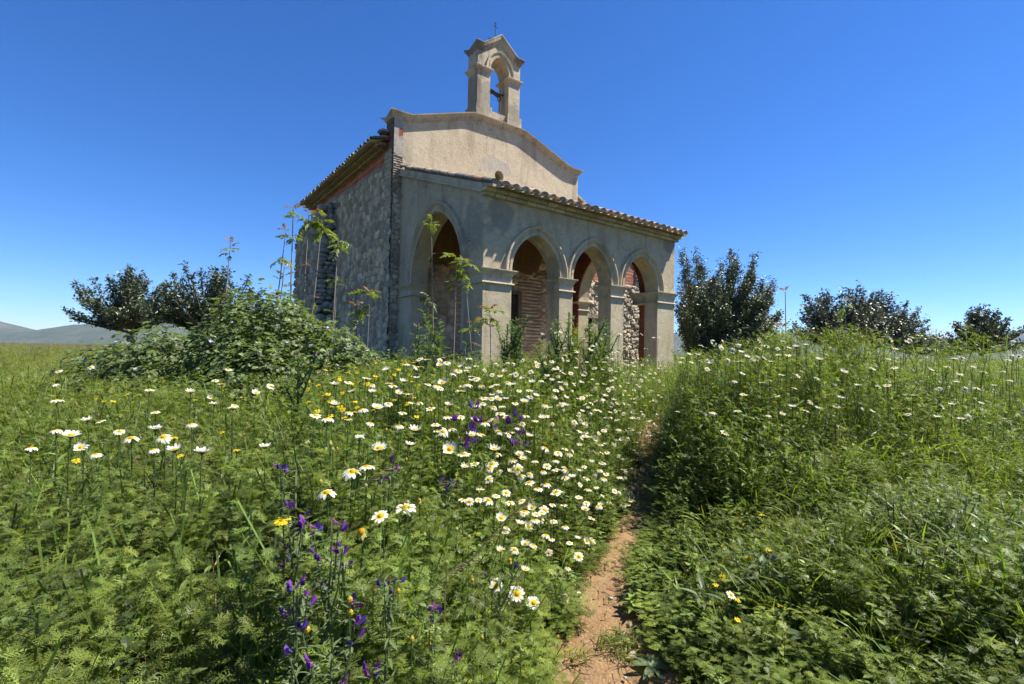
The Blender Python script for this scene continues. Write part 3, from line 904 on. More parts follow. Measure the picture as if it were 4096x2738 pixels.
# ------------------------------------------------------------------ ground and path
PY = np.array([-6., 0., 1.5, 2.4, 2.82, 3.46, 4.03, 5.0, 5.74, 6.97, 7.6, 8.3, 10., 13., 17.])
PX = np.array([.30, .32, .34, .363, .40, .585, .86, 1.13, 1.34, 1.68, 2.1, 3.0, 5.6, 9.5, 14.])
def xpath(y): return np.interp(y, PY, PX)
def hw(y): return np.interp(y, [0, 2.35, 2.75, 3.5, 5, 8], [.27, .25, .16, .14, .10, .08])      # half width of bare earth
def ground(x, y):
    x = np.asarray(x, float); y = np.asarray(y, float)
    b = .085 * np.clip(y - 1.5, 0, 9.0)
    d = xpath(y) - x
    left = .36 * sstep(d, .22, 1.3); right = .36 * sstep(-d, .22, 1.9)
    fade = 1 - sstep(y, 4., 9.)
    dist = np.hypot(x, y)
    g = b + (left + right) * fade + .05 * (fbm(x * .9 + 7, y * .9, 3) - .5) * sstep(np.abs(d), .3, .8)
    far = .8 - .0 * dist + 1.2 * (fbm(x * .012, y * .012, 9) - .5) * sstep(dist, 30, 120)
    return g * (1 - sstep(dist, 14, 24)) + far * sstep(dist, 14, 24)
def axis(lo, hi, step, far):
    a = list(np.arange(lo, hi + 1e-6, step)); s = step
    while a[-1] < far: s *= 1.22; a.append(a[-1] + s)
    s = step
    while a[0] > -far: s *= 1.22; a.insert(0, a[0] - s)
    return np.array(a)
gx = axis(-6, 7, .09, 9000); gy = axis(-.5, 11, .09, 9000)
GX, GY = np.meshgrid(gx, gy, indexing='ij')
GZ = ground(GX, GY) - .09 * (1 - sstep(np.abs(GX - xpath(GY)), .28, .42)) * (GY < 16.5) * (GY > -5)
k = (np.arange(len(gx) - 1)[:, None] * len(gy) + np.arange(len(gy) - 1)[None, :]).ravel()
F = np.stack([k, k + len(gy), k + len(gy) + 1, k + 1], -1)
q = N('soil and litter')
c = q.mix(q.ramp(q.noise(.5, 4), [(.4, 0.), (.6, 1.)]), (.075, .075, .032), (.10, .075, .04))
c = q.mix(q.ramp(q.noise(9, 6, .7), [(.3, 0.), (.7, 1.)]), c, (.05, .055, .022))
M['soil'] = q.done(q.bsdf(c, .95, q.bump(q.noise(14, 6, .7), .8, .04), .1))
tag(link('ground', mesh_np('ground', np.stack([GX, GY, GZ], -1).reshape(-1, 3), F, M['soil'], None, True)), kind='structure')
ny, nx = 700, 26
py = np.linspace(-4, 15, ny); pw = np.linspace(-.40, .40, nx)
YY, WW = np.meshgrid(py, pw, indexing='ij')
XX = xpath(YY) + WW
ZZ = ground(XX, YY) + .002 + .05 * (fbm(XX * 3, YY * 3, 41) - .5) + .034 * (fbm(XX * 12, YY * 12, 42, 5) - .5) + .05 * sstep(np.abs(WW), .2, .4) - .03
k = (np.arange(ny - 1)[:, None] * nx + np.arange(nx - 1)[None, :]).ravel()
q = N('trodden red earth')
c = q.mix(q.ramp(q.noise(3.5, 5, .6), [(.3, 0.), (.7, 1.)]), (.200, .118, .055), (.275, .178, .092))
c = q.mix(q.ramp(q.noise(7, 5, .7, dist=.8), [(.58, 0.), (.70, .75)]), c, (.13, .055, .032))
v_ = q.n('TexVoronoi'); v_.inputs['Scale'].default_value = 55; q.l(q.obj(), v_.inputs['Vector'])
c = q.mix(q.ramp(v_.outputs['Distance'], [(.17, .8), (.24, 0.)]), c, (.36, .27, .19))
fine = q.noise(80, 5, .7)
c = q.mix(.5, c, q.ramp(fine, [(.25, .4), (.75, 1.25)]), 'MULTIPLY')
c = q.mix(.5, c, q.ramp(q.noise(22, 6, .7), [(.3, .55), (.7, 1.2)]), 'MULTIPLY')
M['earth'] = q.done(q.bsdf(c, .95, q.bump(q.mix(.5, fine, v_.outputs['Distance']), .7, .012), .12))
tag(link('path', mesh_np('path', np.stack([XX, YY, ZZ], -1).reshape(-1, 3), np.stack([k, k + nx, k + nx + 1, k + 1], -1), M['earth'], None, True)), kind='structure')
# hills on the horizon
hills = []
def ridge(name, y, h, seed, c, x0=-9000, x1=9000):
    n = 240; xs = np.linspace(x0, x1, n); rows = []
    prof = h * (.25 + fbm(xs * .0009, xs * 0 + seed, seed, 5))
    for dy, f in ((0, 0), (300, .35), (700, .75), (1100, 1.), (1800, .6), (2600, -.05)):
        rows.append(np.stack([xs, np.full(n, y + dy) + 200 * (fbm(xs * .003, xs * 0 + dy, seed + 3) - .5), prof * f * (.85 + .3 * fbm(xs * .004, xs * 0 + dy, seed + 5)) - 5], -1))
    X = np.stack(rows, 0); m_ = len(rows)
    k = (np.arange(m_ - 1)[:, None] * n + np.arange(n - 1)[None, :]).ravel()
    o = link(name, mesh_np(name, X.reshape(-1, 3), np.stack([k, k + 1, k + n + 1, k + n], -1), M['hill'], None, True))
    tag(o, kind='structure')
q = N('dry scrub hillside')
M['hill'] = q.done(q.bsdf(q.mix(q.ramp(q.noise(.004, 6, .7), [(.35, 0.), (.65, 1.)]), (.05, .065, .035), (.10, .10, .065)), 1., None, 0))
ridge('hills', 6500, 430, 5, None)

# ------------------------------------------------------------------ vegetation library (numpy)
def rotz(a): return np.array([[math.cos(a), -math.sin(a), 0], [math.sin(a), math.cos(a), 0], [0, 0, 1.]])
def rotx(a): return np.array([[1., 0, 0], [0, math.cos(a), -math.sin(a)], [0, math.sin(a), math.cos(a)]])
def roty(a): return np.array([[math.cos(a), 0, math.sin(a)], [0, 1., 0], [-math.sin(a), 0, math.cos(a)]])

def feather(L=.06, pairs=6, sub=1, r=rng, wide=.46):
    """pinnate leaf along +y, face up; triangles"""
    V = []; F = []
    def tri(a, b, c): n = len(V); V.extend([a, b, c]); F.append((n, n + 1, n + 2))
    droop = r.uniform(.2, .7)
    cz = lambda y: -droop * y * y / L
    P = lambda x, y, z=0: (x, y, cz(y) + z)
    tri(P(-.0016, 0), P(.0016, 0), P(0, L))
    for i in range(pairs):
        f = (i + 1) / (pairs + 1)
        y = L * (f * .85 + .12)
        l = L * wide * math.sin(math.pi * (f * .8 + .16)) * r.uniform(.8, 1.2)
        for sg in (-1, 1):
            a = R(r.uniform(38, 60)); zt = r.uniform(-.25, .3) * l
            dx, dy = sg * math.sin(a), math.cos(a)
            w = L * .038
            tip = P(dx * l, y + dy * l, zt)
            tri(P(0, y - w), P(0, y + w), tip)
            if sub:
                for g, s2 in ((.45, 1), (.62, -1)):
                    bx, by = dx * l * g, y + dy * l * g
                    a2 = a * sg + s2 * .75
                    l2 = l * .48
                    tri(P(bx - dx * w * .8, by - dy * w * .8, zt * g), P(bx + dx * w * .8, by + dy * w * .8, zt * g), P(bx + math.sin(a2) * l2, by + math.cos(a2) * l2, zt * g + r.uniform(-.1, .1) * l))
    return np.array(V), np.array(F)

def join(parts):
    V = []; F = []; T = []; n = 0
    for v, f, t in parts:
        V.append(v); F.append(f + n); T.append(np.broadcast_to(np.asarray(t, float), (len(v), 3))); n += len(v)
    return np.concatenate(V), np.concatenate(F), np.concatenate(T)

def strip(pts, wid, up=None):
    """flat ribbon as triangles"""
    pts = np.asarray(pts, float); n = len(pts)
    t = np.gradient(pts, axis=0); side = np.cross(t, up if up is not None else np.array([0, 0, 1.]))
    nn = np.linalg.norm(side, axis=1, keepdims=True); side = side / np.maximum(nn, 1e-6)
    wid = np.asarray(wid, float).reshape(-1, 1) * np.ones((n, 1))
    V = np.empty((2 * n, 3)); V[0::2] = pts - side * wid; V[1::2] = pts + side * wid
    F = []
    for i in range(n - 1): F += [(2 * i, 2 * i + 1, 2 * i + 3), (2 * i, 2 * i + 3, 2 * i + 2)]
    return V, np.array(F)

def clump(H=.42, nleaf=14, L=.06, pairs=6, sub=1, r=rng, rad=.05):
    """one stem of feathery daisy foliage: tint is relative"""
    parts = []
    lean = r.uniform(-.12, .12, 2)
    stem = np.array([[lean[0] * h * h, lean[1] * h * h, h * H] for h in np.linspace(0, 1, 4)])
    v, f = strip(stem, .0028, np.array([r.normal(), r.normal(), 0.01])); parts.append((v, f, (.75, .9, .7)))
    for i in range(nleaf):
        h = (i + .6) / nleaf; h = h ** .8
        p = np.array([lean[0] * h * h, lean[1] * h * h, h * H])
        yaw = i * 2.4 + r.uniform(-.4, .4); pitch = r.uniform(.1, .95) * (1 if h < .85 else 1.3)
        v, f = feather(L * r.uniform(.75, 1.25) * (1.1 - .4 * h), pairs, sub, r)
        v = v @ roty(r.uniform(-.5, .5)).T @ rotx(pitch).T @ rotz(yaw).T + p
        parts.append((v, f, np.array([.9, .95, .9]) * r.uniform(.75, 1.25)))
        if r.random() < .35:                       # side shoot
            q_ = p + rotz(yaw + 1.2) @ np.array([0, rad, .02])
            for k in range(3):
                v, f = feather(L * r.uniform(.6, .9), pairs, sub, r)
                v = v @ rotx(r.uniform(.2, 1.2)).T @ rotz(r.uniform(0, 6.28)).T + q_
                parts.append((v, f, np.array([1, 1, 1]) * r.uniform(.85, 1.3)))
    return join(parts)

def scatter(tmpl, pos, yaw, tilt, scale, tint, zs=None):
    """instances of a template -> V, F, T"""
    v, f, t = tmpl
    m = len(pos)
    if m == 0: return np.zeros((0, 3)), np.zeros((0, 3), int), np.zeros((0, 3))
    c, s = np.cos(yaw), np.sin(yaw)
    sv = v[None] * scale[:, None, None]
    if zs is not None: sv = sv * np.stack([np.ones(m), np.ones(m), zs], -1)[:, None, :]
    x = sv[..., 0] * c[:, None] - sv[..., 1] * s[:, None]
    y = sv[..., 0] * s[:, None] + sv[..., 1] * c[:, None]
    z = sv[..., 2]
    x2 = x + tilt[:, 0:1] * z; y2 = y + tilt[:, 1:2] * z
    V = np.stack([x2, y2, z], -1) + pos[:, None, :]
    F = f[None] + (np.arange(m) * len(v))[:, None, None]
    T = np.clip(t[None] * tint[:, None, :], 0, 1)
    return V.reshape(-1, 3), F.reshape(-1, 3), T.reshape(-1, 3)

class Bag:
    def __init__(s): s.V = []; s.F = []; s.T = []; s.n = 0
    def put(s, V, F, T):
        if len(V) == 0: return
        s.V.append(V.astype(np.float32)); s.F.append((F + s.n).astype(np.int32)); s.T.append(T.astype(np.float32)); s.n += len(V)
    def mesh(s, name, mat): return mesh_np(name, np.concatenate(s.V), np.concatenate(s.F), mat, np.concatenate(s.T))
    def build(s, name, mat, parent=None): return link(name, s.mesh(name, mat), parent)

def grass_tuft(n=10, H=.35, wid=.0035, bend=.5, r=rng, spread=.03, seg=5):
    parts = []
    for i in range(n):
        a = r.uniform(0, 6.28); b = bend * r.uniform(.3, 1.4); h = H * r.uniform(.55, 1.1)
        u = np.linspace(0, 1, seg)
        out = b * h * u ** 2.2; zz = h * (u - .35 * b * u ** 3)
        o = r.uniform(-spread, spread, 2)
        pts = np.stack([o[0] + np.cos(a) * out, o[1] + np.sin(a) * out, zz], -1)
        w_ = wid * r.uniform(.6, 1.3) * np.sqrt(np.maximum(1 - u ** 2, .0)) + .0003
        v, f = strip(pts, w_, np.array([math.cos(a + r.uniform(-.6, .6)), math.sin(a + r.uniform(-.6, .6)), .15]))
        parts.append((v, f, np.array([1, 1, 1]) * r.uniform(.75, 1.2)))
    return join(parts)

# canopy height above the ground: feathery daisies left, taller bank right, grass lower right
def gband(x, y): return .72 * sstep(-x, .34 * y, .46 * y + .2)                  # left grass zone
def rgrass(x, y):                                                              # right grass zone
    d = x - xpath(y)
    return sstep(d, .25, .8) * (1 - sstep(y - .35 * (x - 1.5), 3.1, 4.2))
def canopy(x, y):
    x = np.asarray(x, float); y = np.asarray(y, float)
    d = xpath(y) - x; ad = np.where(d > 0, d, -d - .12 * (1 - sstep(y, 2.5, 2.9)))
    nl = .82 + .44 * (fbm(x * 2.2, y * 2.2, 61, 3) - .5)
    nl = nl + .20 * (fbm(x * 6 + 3, y * 6, 64, 2) - .5)
    hl = .22 + (nl - .22) * sstep(d, .10, .85 - .3 * sstep(y, 4, 6))
    hl = hl * (1 - .30 * gband(x, y)) * (1 - .22 * sstep(y, 6.5, 9))
    hl = hl + .75 * np.exp(-((x - .78) / .5) ** 2 - ((y - 6.3) / .8) ** 2)
    hr = .10 + .90 * sstep(-d, .12, 1.5 - 1.05 * sstep(y, 3.4, 4.6))
    gr = rgrass(x, y)
    hr = hr * (1 - gr) + gr * (.10 + .26 * sstep(-d, .2, 1.3))
    hr = hr * (1 - .3 * sstep(y, 7.5, 10)) + .42 * (fbm(x * 1.9 + 5, y * 1.9, 63, 3) - .5) * sstep(-d, .1, .5)
    
    hr = hr + .22 * np.exp(-((y - 5.6) / 1.3) ** 2) * sstep(-d, .12, .5) * (1 - gr)
    h = np.where(d > 0, hl, hr)
    near = sstep(np.hypot(x, y), .5, 1.4)
    h = h * (.45 + .55 * near)
    h = h * sstep(ad, hw(y) - .05, hw(y) + .07)
    far = sstep(np.hypot(x, y), 13, 18)
    return h * (1 - far) + far * .35

def to_canopy(px, py, lift=0.):
    """where the photograph's ray first meets the top of the plants"""
    r = ray(px, py); r = r / r[1]
    ys = np.arange(.7, 16, .02)
    P_ = r[None] * ys[:, None] + np.array([0, 0, EYE])
    t = ground(P_[:, 0], P_[:, 1]) + canopy(P_[:, 0], P_[:, 1]) + lift
    k = np.argmax(P_[:, 2] < t)
    if P_[k, 2] >= t[k]: k = 280
    return P_[k]

def inside_chapel(x, y, grow=.0):
    rx = x - CH.location.x; ry = y - CH.location.y
    t = rx * D2[0] + ry * D2[1]; s = rx * E2[0] + ry * E2[1]
    main = (t > -.3 - grow) & (t < 6.3 + grow) & (s > S0 - grow) & (s < 13.6)
    por = (t > -.05 - grow) & (t < 6.1 + grow) & (s > -.02 - grow) & (s < 4.1)
    wing = (t > 6.2) & (t < 11.45) & (s > WS - grow) & (s < 13.6)
    but = (t > -.85 - grow) & (t < 0) & (s > 8.7 - grow) & (s < 12)
    return main | por | wing | but

GREEN = np.array([.130, .178, .036])
def greens(n, base=GREEN, var=.3, yel=.25):
    g = np.clip(1 + var * rng.normal(size=n), .45, 1.8)[:, None]
    y = rng.random(n)[:, None] * yel
    return base[None] * g * (1 + y * np.array([[1.1, .35, -.1]]))

def sample(n, x0, x1, y0, y1):
    return rng.uniform(x0, x1, n), rng.uniform(y0, y1, n)

def in_view(x, y, m=.12):
    return (x > -(1.083 + m) * y - .5) & (x < (1.0 + m) * y + .5)

# ------------------------------------------------------------------ meadow foliage (nobody could count it)
PX2 = 4096 / 2346                      # the coordinates below were read off a 2346 px wide copy of the photograph
near_t = [clump(.42, 13, .055, 6, 1) for _ in range(5)]
mid_t = [clump(.42, 12, .062, 5, 0, rad=.06) for _ in range(5)]
far_t = [clump(.45, 9, .085, 3, 0, rad=.08) for _ in range(4)]
def lance_early(L, W_, r):
    u = np.linspace(0, 1, 4); w_ = W_ * np.sin(np.pi * np.clip(u * .9 + .08, 0, 1)) ** .8
    V = []; F = []
    for a, ww in zip(u, w_): V += [(-ww, L * a, .25 * ww - .3 * L * a * a), (0, L * a, -.3 * L * a * a), (ww, L * a, .25 * ww - .3 * L * a * a)]
    for k in range(3):
        for j in range(2):
            a = 3 * k + j; F += [(a, a + 1, a + 4), (a, a + 4, a + 3)]
    return np.array(V), np.array(F)
def leafy_clump(H, n, L, Wd, r=rng):
    parts = []
    v, f = strip(np.array([(0, 0, 0), (.01, 0, H * .5), (.0, .01, H)]), .0025, np.array([r.normal(), r.normal(), .01])); parts.append((v, f, (.8, .9, .7)))
    for i in range(n):
        h = ((i + .5) / n) ** .8
        v, f = lance_early(L * r.uniform(.7, 1.2) * (1.15 - .5 * h), Wd * r.uniform(.8, 1.2), r)
        v = v @ rotx(r.uniform(-.2, .9)).T @ rotz(i * 2.4 + r.uniform(-.4, .4)).T + np.array((0, 0, H * h)); parts.append((v, f, np.ones(3) * r.uniform(.75, 1.25)))
    return join(parts)
def put_clumps(bag, tmpl, n, box, dmin, dmax, base=GREEN, H=.42, sc_=(.85, 1.25), keep=None, cols=None, tier=(1.02, .5)):
    x, y = sample(n, *box)
    r_ = np.hypot(x, y)
    h = canopy(x, y)
    ok = (r_ >= dmin) & (r_ < dmax) & (h > .06) & in_view(x, y) & ~inside_chapel(x, y, -.05)
    gz = np.where(x < xpath(y), gband(x, y) * .6, rgrass(x, y) * .55)
    ok &= rng.random(n) > gz
    ok &= (fbm(x * 6.5, y * 6.5, 88, 2) > .40) | (r_ > 6)
    if keep is not None: ok &= keep(x, y)
    x, y, h = x[ok], y[ok], h[ok]; n = len(x)
    u = tier[0] - tier[1] * rng.random(n) ** 1.6
    top = np.maximum(h * u, .08)
    s = rng.uniform(*sc_, n)
    zs = np.minimum(1, top / (H * s))
    z = ground(x, y) + top - H * s * zs
    t = greens(n, base)
    big = fbm(x * 1.1, y * 1.1, 71)[:, None]
    t = t * (.8 + .45 * big) * (1 + np.array([[.35, .12, 0]]) * (fbm(x * .7, y * .7, 72)[:, None] - .4))
    tilt = rng.normal(0, .16, (n, 2)); tilt[:, 0] += -.05
    yaw = rng.uniform(0, 6.28, n); k = rng.integers(0, len(tmpl), n)
    for i in range(len(tmpl)):
        m_ = k == i
        bag.put(*scatter(tmpl[i], np.stack([x, y, z], -1)[m_], yaw[m_], tilt[m_], s[m_], t[m_], zs[m_]))
bag = Bag()
put_clumps(bag, near_t, 15000, (-3.4, 3.6, .55, 3.1), .75, 2.9)
put_clumps(bag, mid_t, 23000, (-7, 7, 1.5, 6.3), 2.9, 6.2)
low_k = lambda x, y: (np.abs(xpath(y) - x) < 1.3) & (canopy(x, y) > .45)
put_clumps(bag, mid_t, 9000, (-.8, 4, 1.5, 7.6), 2.2, 7.6, keep=low_k, tier=(.66, .55))
put_clumps(bag, near_t, 1500, (-1.5, 1.8, 1., 2.4), .8, 2.4, keep=low_k, tier=(.66, .5))
lc_n = [leafy_clump(.42, 15, .055, .0065), leafy_clump(.42, 12, .07, .009), leafy_clump(.42, 20, .035, .010)]
put_clumps(bag, lc_n, 2300, (-3.4, 3.6, .55, 3.1), .8, 3.2, base=np.array([.095, .150, .045]))
put_clumps(bag, lc_n, 3800, (-7, 7, 1.5, 6.3), 3.2, 6.4, base=np.array([.11, .165, .045]), sc_=(.95, 1.5))
put_clumps(bag, lc_n, 1900, (.5, 4, 1.6, 4.4), 1.6, 4.6, base=np.array([.13, .185, .045]), sc_=(1., 1.6))
put_clumps(bag, far_t, 24000, (-15, 15, 3, 13.5), 6.2, 14, H=.45, sc_=(.9, 1.4))
tag(bag.build('meadow_foliage', M['leaf']), kind='stuff', label='dense feathery green foliage of the daisy meadow', cat='foliage')
bag = Bag()
far2 = [clump(.5, 8, .16, 2, 0, rad=.16) for _ in range(3)]
n = 15000
r_ = 13 + 60 * rng.random(n) ** 1.7; a = rng.uniform(-1.1, 1.1, n)
x, y = r_ * np.sin(a), r_ * np.cos(a)
ok = ~inside_chapel(x, y, .1); x, y, r_ = x[ok], y[ok], r_[ok]; n = len(x)
s = (.7 + .5 * rng.random(n)) * (1 + r_ * .012) * (.7 + .9 * fbm(x * .12, y * .12, 77))
for i in range(3):
    m_ = np.arange(n) % 3 == i
    bag.put(*scatter(far2[i], np.stack([x, y, ground(x, y) - .05], -1)[m_], rng.uniform(0, 6.28, m_.sum()), rng.normal(0, .1, (m_.sum(), 2)), s[m_] * .75, greens(m_.sum(), GREEN * np.array([1.15, 1., .9]), .25)))
tag(bag.build('far_meadow', M['leaf']), kind='stuff', label='rough green growth of the field beyond the chapel', cat='foliage')

# ------------------------------------------------------------------ grasses
def put_grass(bag, tmpl, n, box, dens, base, sc_=(.7, 1.2), var=.25, lean=(0., 0.), fit=True, H=.4):
    x, y = sample(n, *box)
    ok = in_view(x, y) & ~inside_chapel(x, y) & (rng.random(n) < dens(x, y)) & (np.abs(x - xpath(y)) > hw(y) + .03) & (np.hypot(x, y) > .7)
    x, y = x[ok], y[ok]; n = len(x)
    s = rng.uniform(*sc_, n)
    if fit: s = s * np.clip(canopy(x, y) / H, .3, 1.25)
    t = greens(n, np.array(base), var, .35)
    tilt = rng.normal(0, .15, (n, 2)) + np.array([lean])
    k = rng.integers(0, len(tmpl), n); yaw = rng.uniform(0, 6.28, n)
    P_ = np.stack([x, y, ground(x, y)], -1)
    for i in range(len(tmpl)):
        m_ = k == i
        bag.put(*scatter(tmpl[i], P_[m_], yaw[m_], tilt[m_], s[m_], t[m_]))
gr_t = [grass_tuft(10, .36, .0036, .62) for _ in range(6)]
gw_t = [grass_tuft(6, .34, .0055, .7, seg=7) for _ in range(5)]
gm_t = [grass_tuft(7, .42, .006, .7, seg=4) for _ in range(4)]
bag = Bag()
put_grass(bag, gr_t, 3600, (.4, 4.2, .8, 4.6), lambda x, y: .85 * rgrass(x, y), (.13, .195, .034))
put_grass(bag, gw_t, 700, (.4, 4.6, .8, 4.8), lambda x, y: .8 * rgrass(x, y), (.145, .21, .042), sc_=(.8, 1.4))
put_grass(bag, gr_t, 4200, (-3.2, 0, .8, 3.8), lambda x, y: .8 * gband(x, y) + .06, (.14, .17, .042), var=.3)
put_grass(bag, gm_t, 5200, (-9, -.5, 2.8, 9.5), lambda x, y: .85 * gband(x, y) + .04, (.13, .165, .036))
put_grass(bag, gm_t, 2600, (2, 10, 3.6, 9.5), lambda x, y: .35 * sstep(x - .55 * y, .0, 1.2) + .03, (.12, .175, .036))
put_grass(bag, gm_t, 2500, (-3.2, 5, 7.0, 9.6), lambda x, y: .5 + 0 * x, (.12, .175, .036), sc_=(.5, .9))
put_grass(bag, gr_t, 1500, (-.2, 2.2, 1.2, 7), lambda x, y: (np.abs(x - xpath(y)) < .5) * .3, (.09, .135, .032), sc_=(.4, .8), lean=(-.1, 0))
tag(bag.build('meadow_grass', M['leaf']), kind='stuff', label='long green grass growing through the meadow', cat='grass')
bag = Bag()
dry_t = [grass_tuft(6, .5, .0016, .9) for _ in range(4)]
put_grass(bag, dry_t, 1300, (-3.2, .2, 1.3, 4.2), lambda x, y: .75 * gband(x, y) + .07, (.27, .205, .115), var=.2, sc_=(.6, 1.0), lean=(-.15, .1))
put_grass(bag, dry_t, 420, (.5, 4, 1, 4.5), lambda x, y: .5 * rgrass(x, y), (.24, .21, .10), var=.2, sc_=(.7, 1.1))
tag(bag.build('dry_grass', M['leaf']), kind='stuff', label='thin straw-coloured dead grass among the green', cat='grass')

# ------------------------------------------------------------------ daisies
def daisy_parts(tilt, R_=.028, npet=15, H=.26, r=rng, droop=.15, yellow=False):
    rot = rotx(tilt)
    hp = np.array([0, 0, H])
    pet = []
    for i in range(npet):
        if r.random() < .05: continue
        a = 2 * math.pi * (i + r.uniform(-.28, .28)) / npet; L = R_ * r.uniform(.82, 1.08); w = R_ * .20 * r.uniform(.75, 1.15)
        dr = droop + r.uniform(-.25, .25)
        us = [.24, .43, .56, .80, 1.0]; ws = [.45, .8, .86, 1.0, .5]
        V = []; T = []
        for u, ww in zip(us, ws):
            z = -dr * L * (u - .25) ** 2 + .03 * L
            for sg in (-1, 0, 1):
                V.append([sg * w * ww, u * L - (.05 * L if (u == 1. and sg) else 0) + 0, z + (.02 * L if sg else -.015 * L)])
                if yellow: T.append((.62, .47, .012))
                else: T.append((.67, .52, .03) if u < .45 else (.68, .665, .56))
        F = []
        for k in range(4):
            for j in range(2):
                p = 3 * k + j
                F += [(p, p + 1, p + 4), (p, p + 4, p + 3)]
        pet.append((np.array(V) @ rotz(a).T @ rot.T + hp, np.array(F), np.array(T)))
    V = [(0, 0, .20 * R_)]; F = []; n = 12
    for k, (rr, zz) in enumerate(((.16, .17), (.27, .09), (.30, -.02))):
        for j in range(n):
            an = 2 * math.pi * j / n
            V.append((rr * R_ * math.cos(an), rr * R_ * math.sin(an), zz * R_ + r.uniform(-.01, .01) * R_))
    for j in range(n): F.append((0, 1 + j, 1 + (j + 1) % n))
    for k in range(2):
        for j in range(n):
            a_, b_ = 1 + k * n + j, 1 + k * n + (j + 1) % n
            F += [(a_, a_ + n, b_), (b_, a_ + n, b_ + n)]
    V = np.array(V)
    T = np.ones((len(V), 3)) * np.array((.60, .38, .008)); T[:1 + n] = (.50, .29, .008)
    disc = (V @ rot.T + hp, np.array(F), T)
    mb = MB()
    ax = rot @ np.array([0, 0, 1.])
    p3 = hp - ax * .012; p2 = hp - ax * .05 - np.array([0, 0, .03]); p1 = np.array([0, p2[1] * 1.15, H * .4]); p0 = np.array([0, p2[1], 0])
    mb.tube([p0, p1, p2, p3], [.0026, .0024, .0021, .0022], 5, (.085, .14, .045))
    mb.tube([hp - ax * .013, hp - ax * .007, hp - ax * .001], [.0022, R_ * .30, R_ * .34], 8, (.10, .15, .05))
    V = np.array(mb.v); F = []
    for f in mb.f:
        for k in range(1, len(f) - 1): F.append((f[0], f[k], f[k + 1]))
    return join(pet), disc, (V, np.array(F), np.array(mb.c))
TILTS = [.05, .2, .35, .55, .8, 1.1]
DV = []
for tl in TILTS:
    for k in range(4):
        dr_ = (.1, .35, -.7, .8)[k]
        p, d_, s_ = daisy_parts(tl, npet=random.choice((11, 13, 14, 16)), droop=dr_)
        DV.append(dict(tilt=tl + (.0, .0, .12, .12)[k], parts=(p, d_, s_), p=mesh_np('petals', p[0], p[1], M['petal'], p[2], True), d=mesh_np('disc', d_[0], d_[1], M['petal'], d_[2], True),
                       s=mesh_np('stem', s_[0], s_[1], M['leaf'], s_[2], True), whole=join((p, d_, s_))))
for q_ in DV: q_['w'] = mesh_np('daisy', q_['whole'][0], q_['whole'][1], M['petal'], q_['whole'][2])
def daisy_thing(P_, yaw, tilt, s, label, group=None, parts=True):
    q_ = min(DV, key=lambda k: abs(k['tilt'] - tilt) + random.random() * .22)
    root_loc = (P_[0], P_[1], P_[2] - .26 * s)
    if parts:
        o = empty('daisy', root_loc, yaw)
        for nm, me in (('petals', q_['p']), ('disc', q_['d']), ('stem', q_['s'])): link(nm, me, o)
    else: o = link('daisy', q_['w'], None, root_loc, (0, 0, yaw))
    o.scale = (s, s, s)
    return tag(o, label, 'flower', group)
# the large flowers one can tell apart: x, y, width in the picture, how it faces (0 = towards the viewer), tilt, label
G1 = 'large white daisies at the front of the meadow'
BIG = [
 (868, 1028, 40, .1, .45, 'large white daisy facing forward at the left, above the two overlapping ones'),
 (808, 1081, 46, .5, .6, 'left one of two overlapping large daisies, its big yellow centre turned to the viewer'),
 (840, 1069, 38, -.2, .05, 'right one of two overlapping large daisies, seen edge-on with petals spread flat'),
 (748, 1129, 42, .0, .5, 'large white daisy furthest to the left, alone over brown dry grass'),
 (929, 1163, 50, .1, .25, 'widest white daisy, lowest of the left side beside a closed yellow bud'),
 (871, 1183, 40, -.2, .55, 'white daisy with deep yellow eye just above the faded yellow flower head'),
 (1030, 1030, 36, .1, .95, 'round white daisy facing the viewer squarely, beside the purple bugloss blooms'),
 (1062, 1041, 34, .5, .25, 'flat-lying white daisy touching the round one beside the purple bugloss'),
 (1133, 1030, 34, .2, .3, 'white daisy just below the purple bugloss blossoms, tilted flat'),
 (1127, 1064, 34, .1, .35, 'white daisy right above the orange domed seed head in mid meadow'),
 (1187, 1075, 30, .6, 1.0, 'steeply tilted white daisy right of the orange domed seed head'),
 (1175, 1055, 26, .2, .1, 'small flat white daisy above the steeply tilted one in mid meadow'),
 (1148, 1188, 28, .3, .7, 'white daisy behind the arching dry grass stalk'),
 (1137, 1343, 34, .4, 1.0, 'upper left one of the three large daisies close together near the path'),
 (1184, 1361, 42, .4, .75, 'middle and largest of the three daisies close together near the path'),
 (1222, 1382, 34, .4, .8, 'lower right one of the three large daisies close together near the path'),
 (1296, 1370, 24, .5, 1.0, 'lowest white daisy beside the path, left one of a pair'),
 (1328, 1364, 22, .6, .9, 'right one of the lowest pair of daisies beside the path'),
 (1326, 1276, 26, .4, .8, 'white daisy leaning over the left edge of the path above the lowest pair'),
 (1344, 1240, 20, .5, .9, 'small daisy closest to the bare earth of the path'),
 (1675, 1364, 24, .6, .5, 'only white daisy low in the grass right of the path'),
 (1247, 1170, 26, .5, .95, 'top one of a tight trio of daisies, bright yellow eye'),
 (1239, 1190, 24, .5, .9, 'middle one of a tight trio of daisies left of the path'),
 (1211, 1207, 24, .5, .95, 'bottom one of a tight trio of daisies, white petals swept right'),
]
ZL = {'a': ('white daisy in the dense drift before the porch', 'white daisies in the dense drift before the porch'),
      'b': ('white daisy on the slope between bugloss and path', 'white daisies on the slope towards the path'),
      'd': ('white daisy crowning the tall bank right of the path', 'white daisies on the right bank'),
      'e': ('white daisy scattered thinly in the grass at the left', 'white daisies scattered at the left'),
      'f': ('white daisy on the high green mound before the arches', 'white daisies on the mound before the arches')}
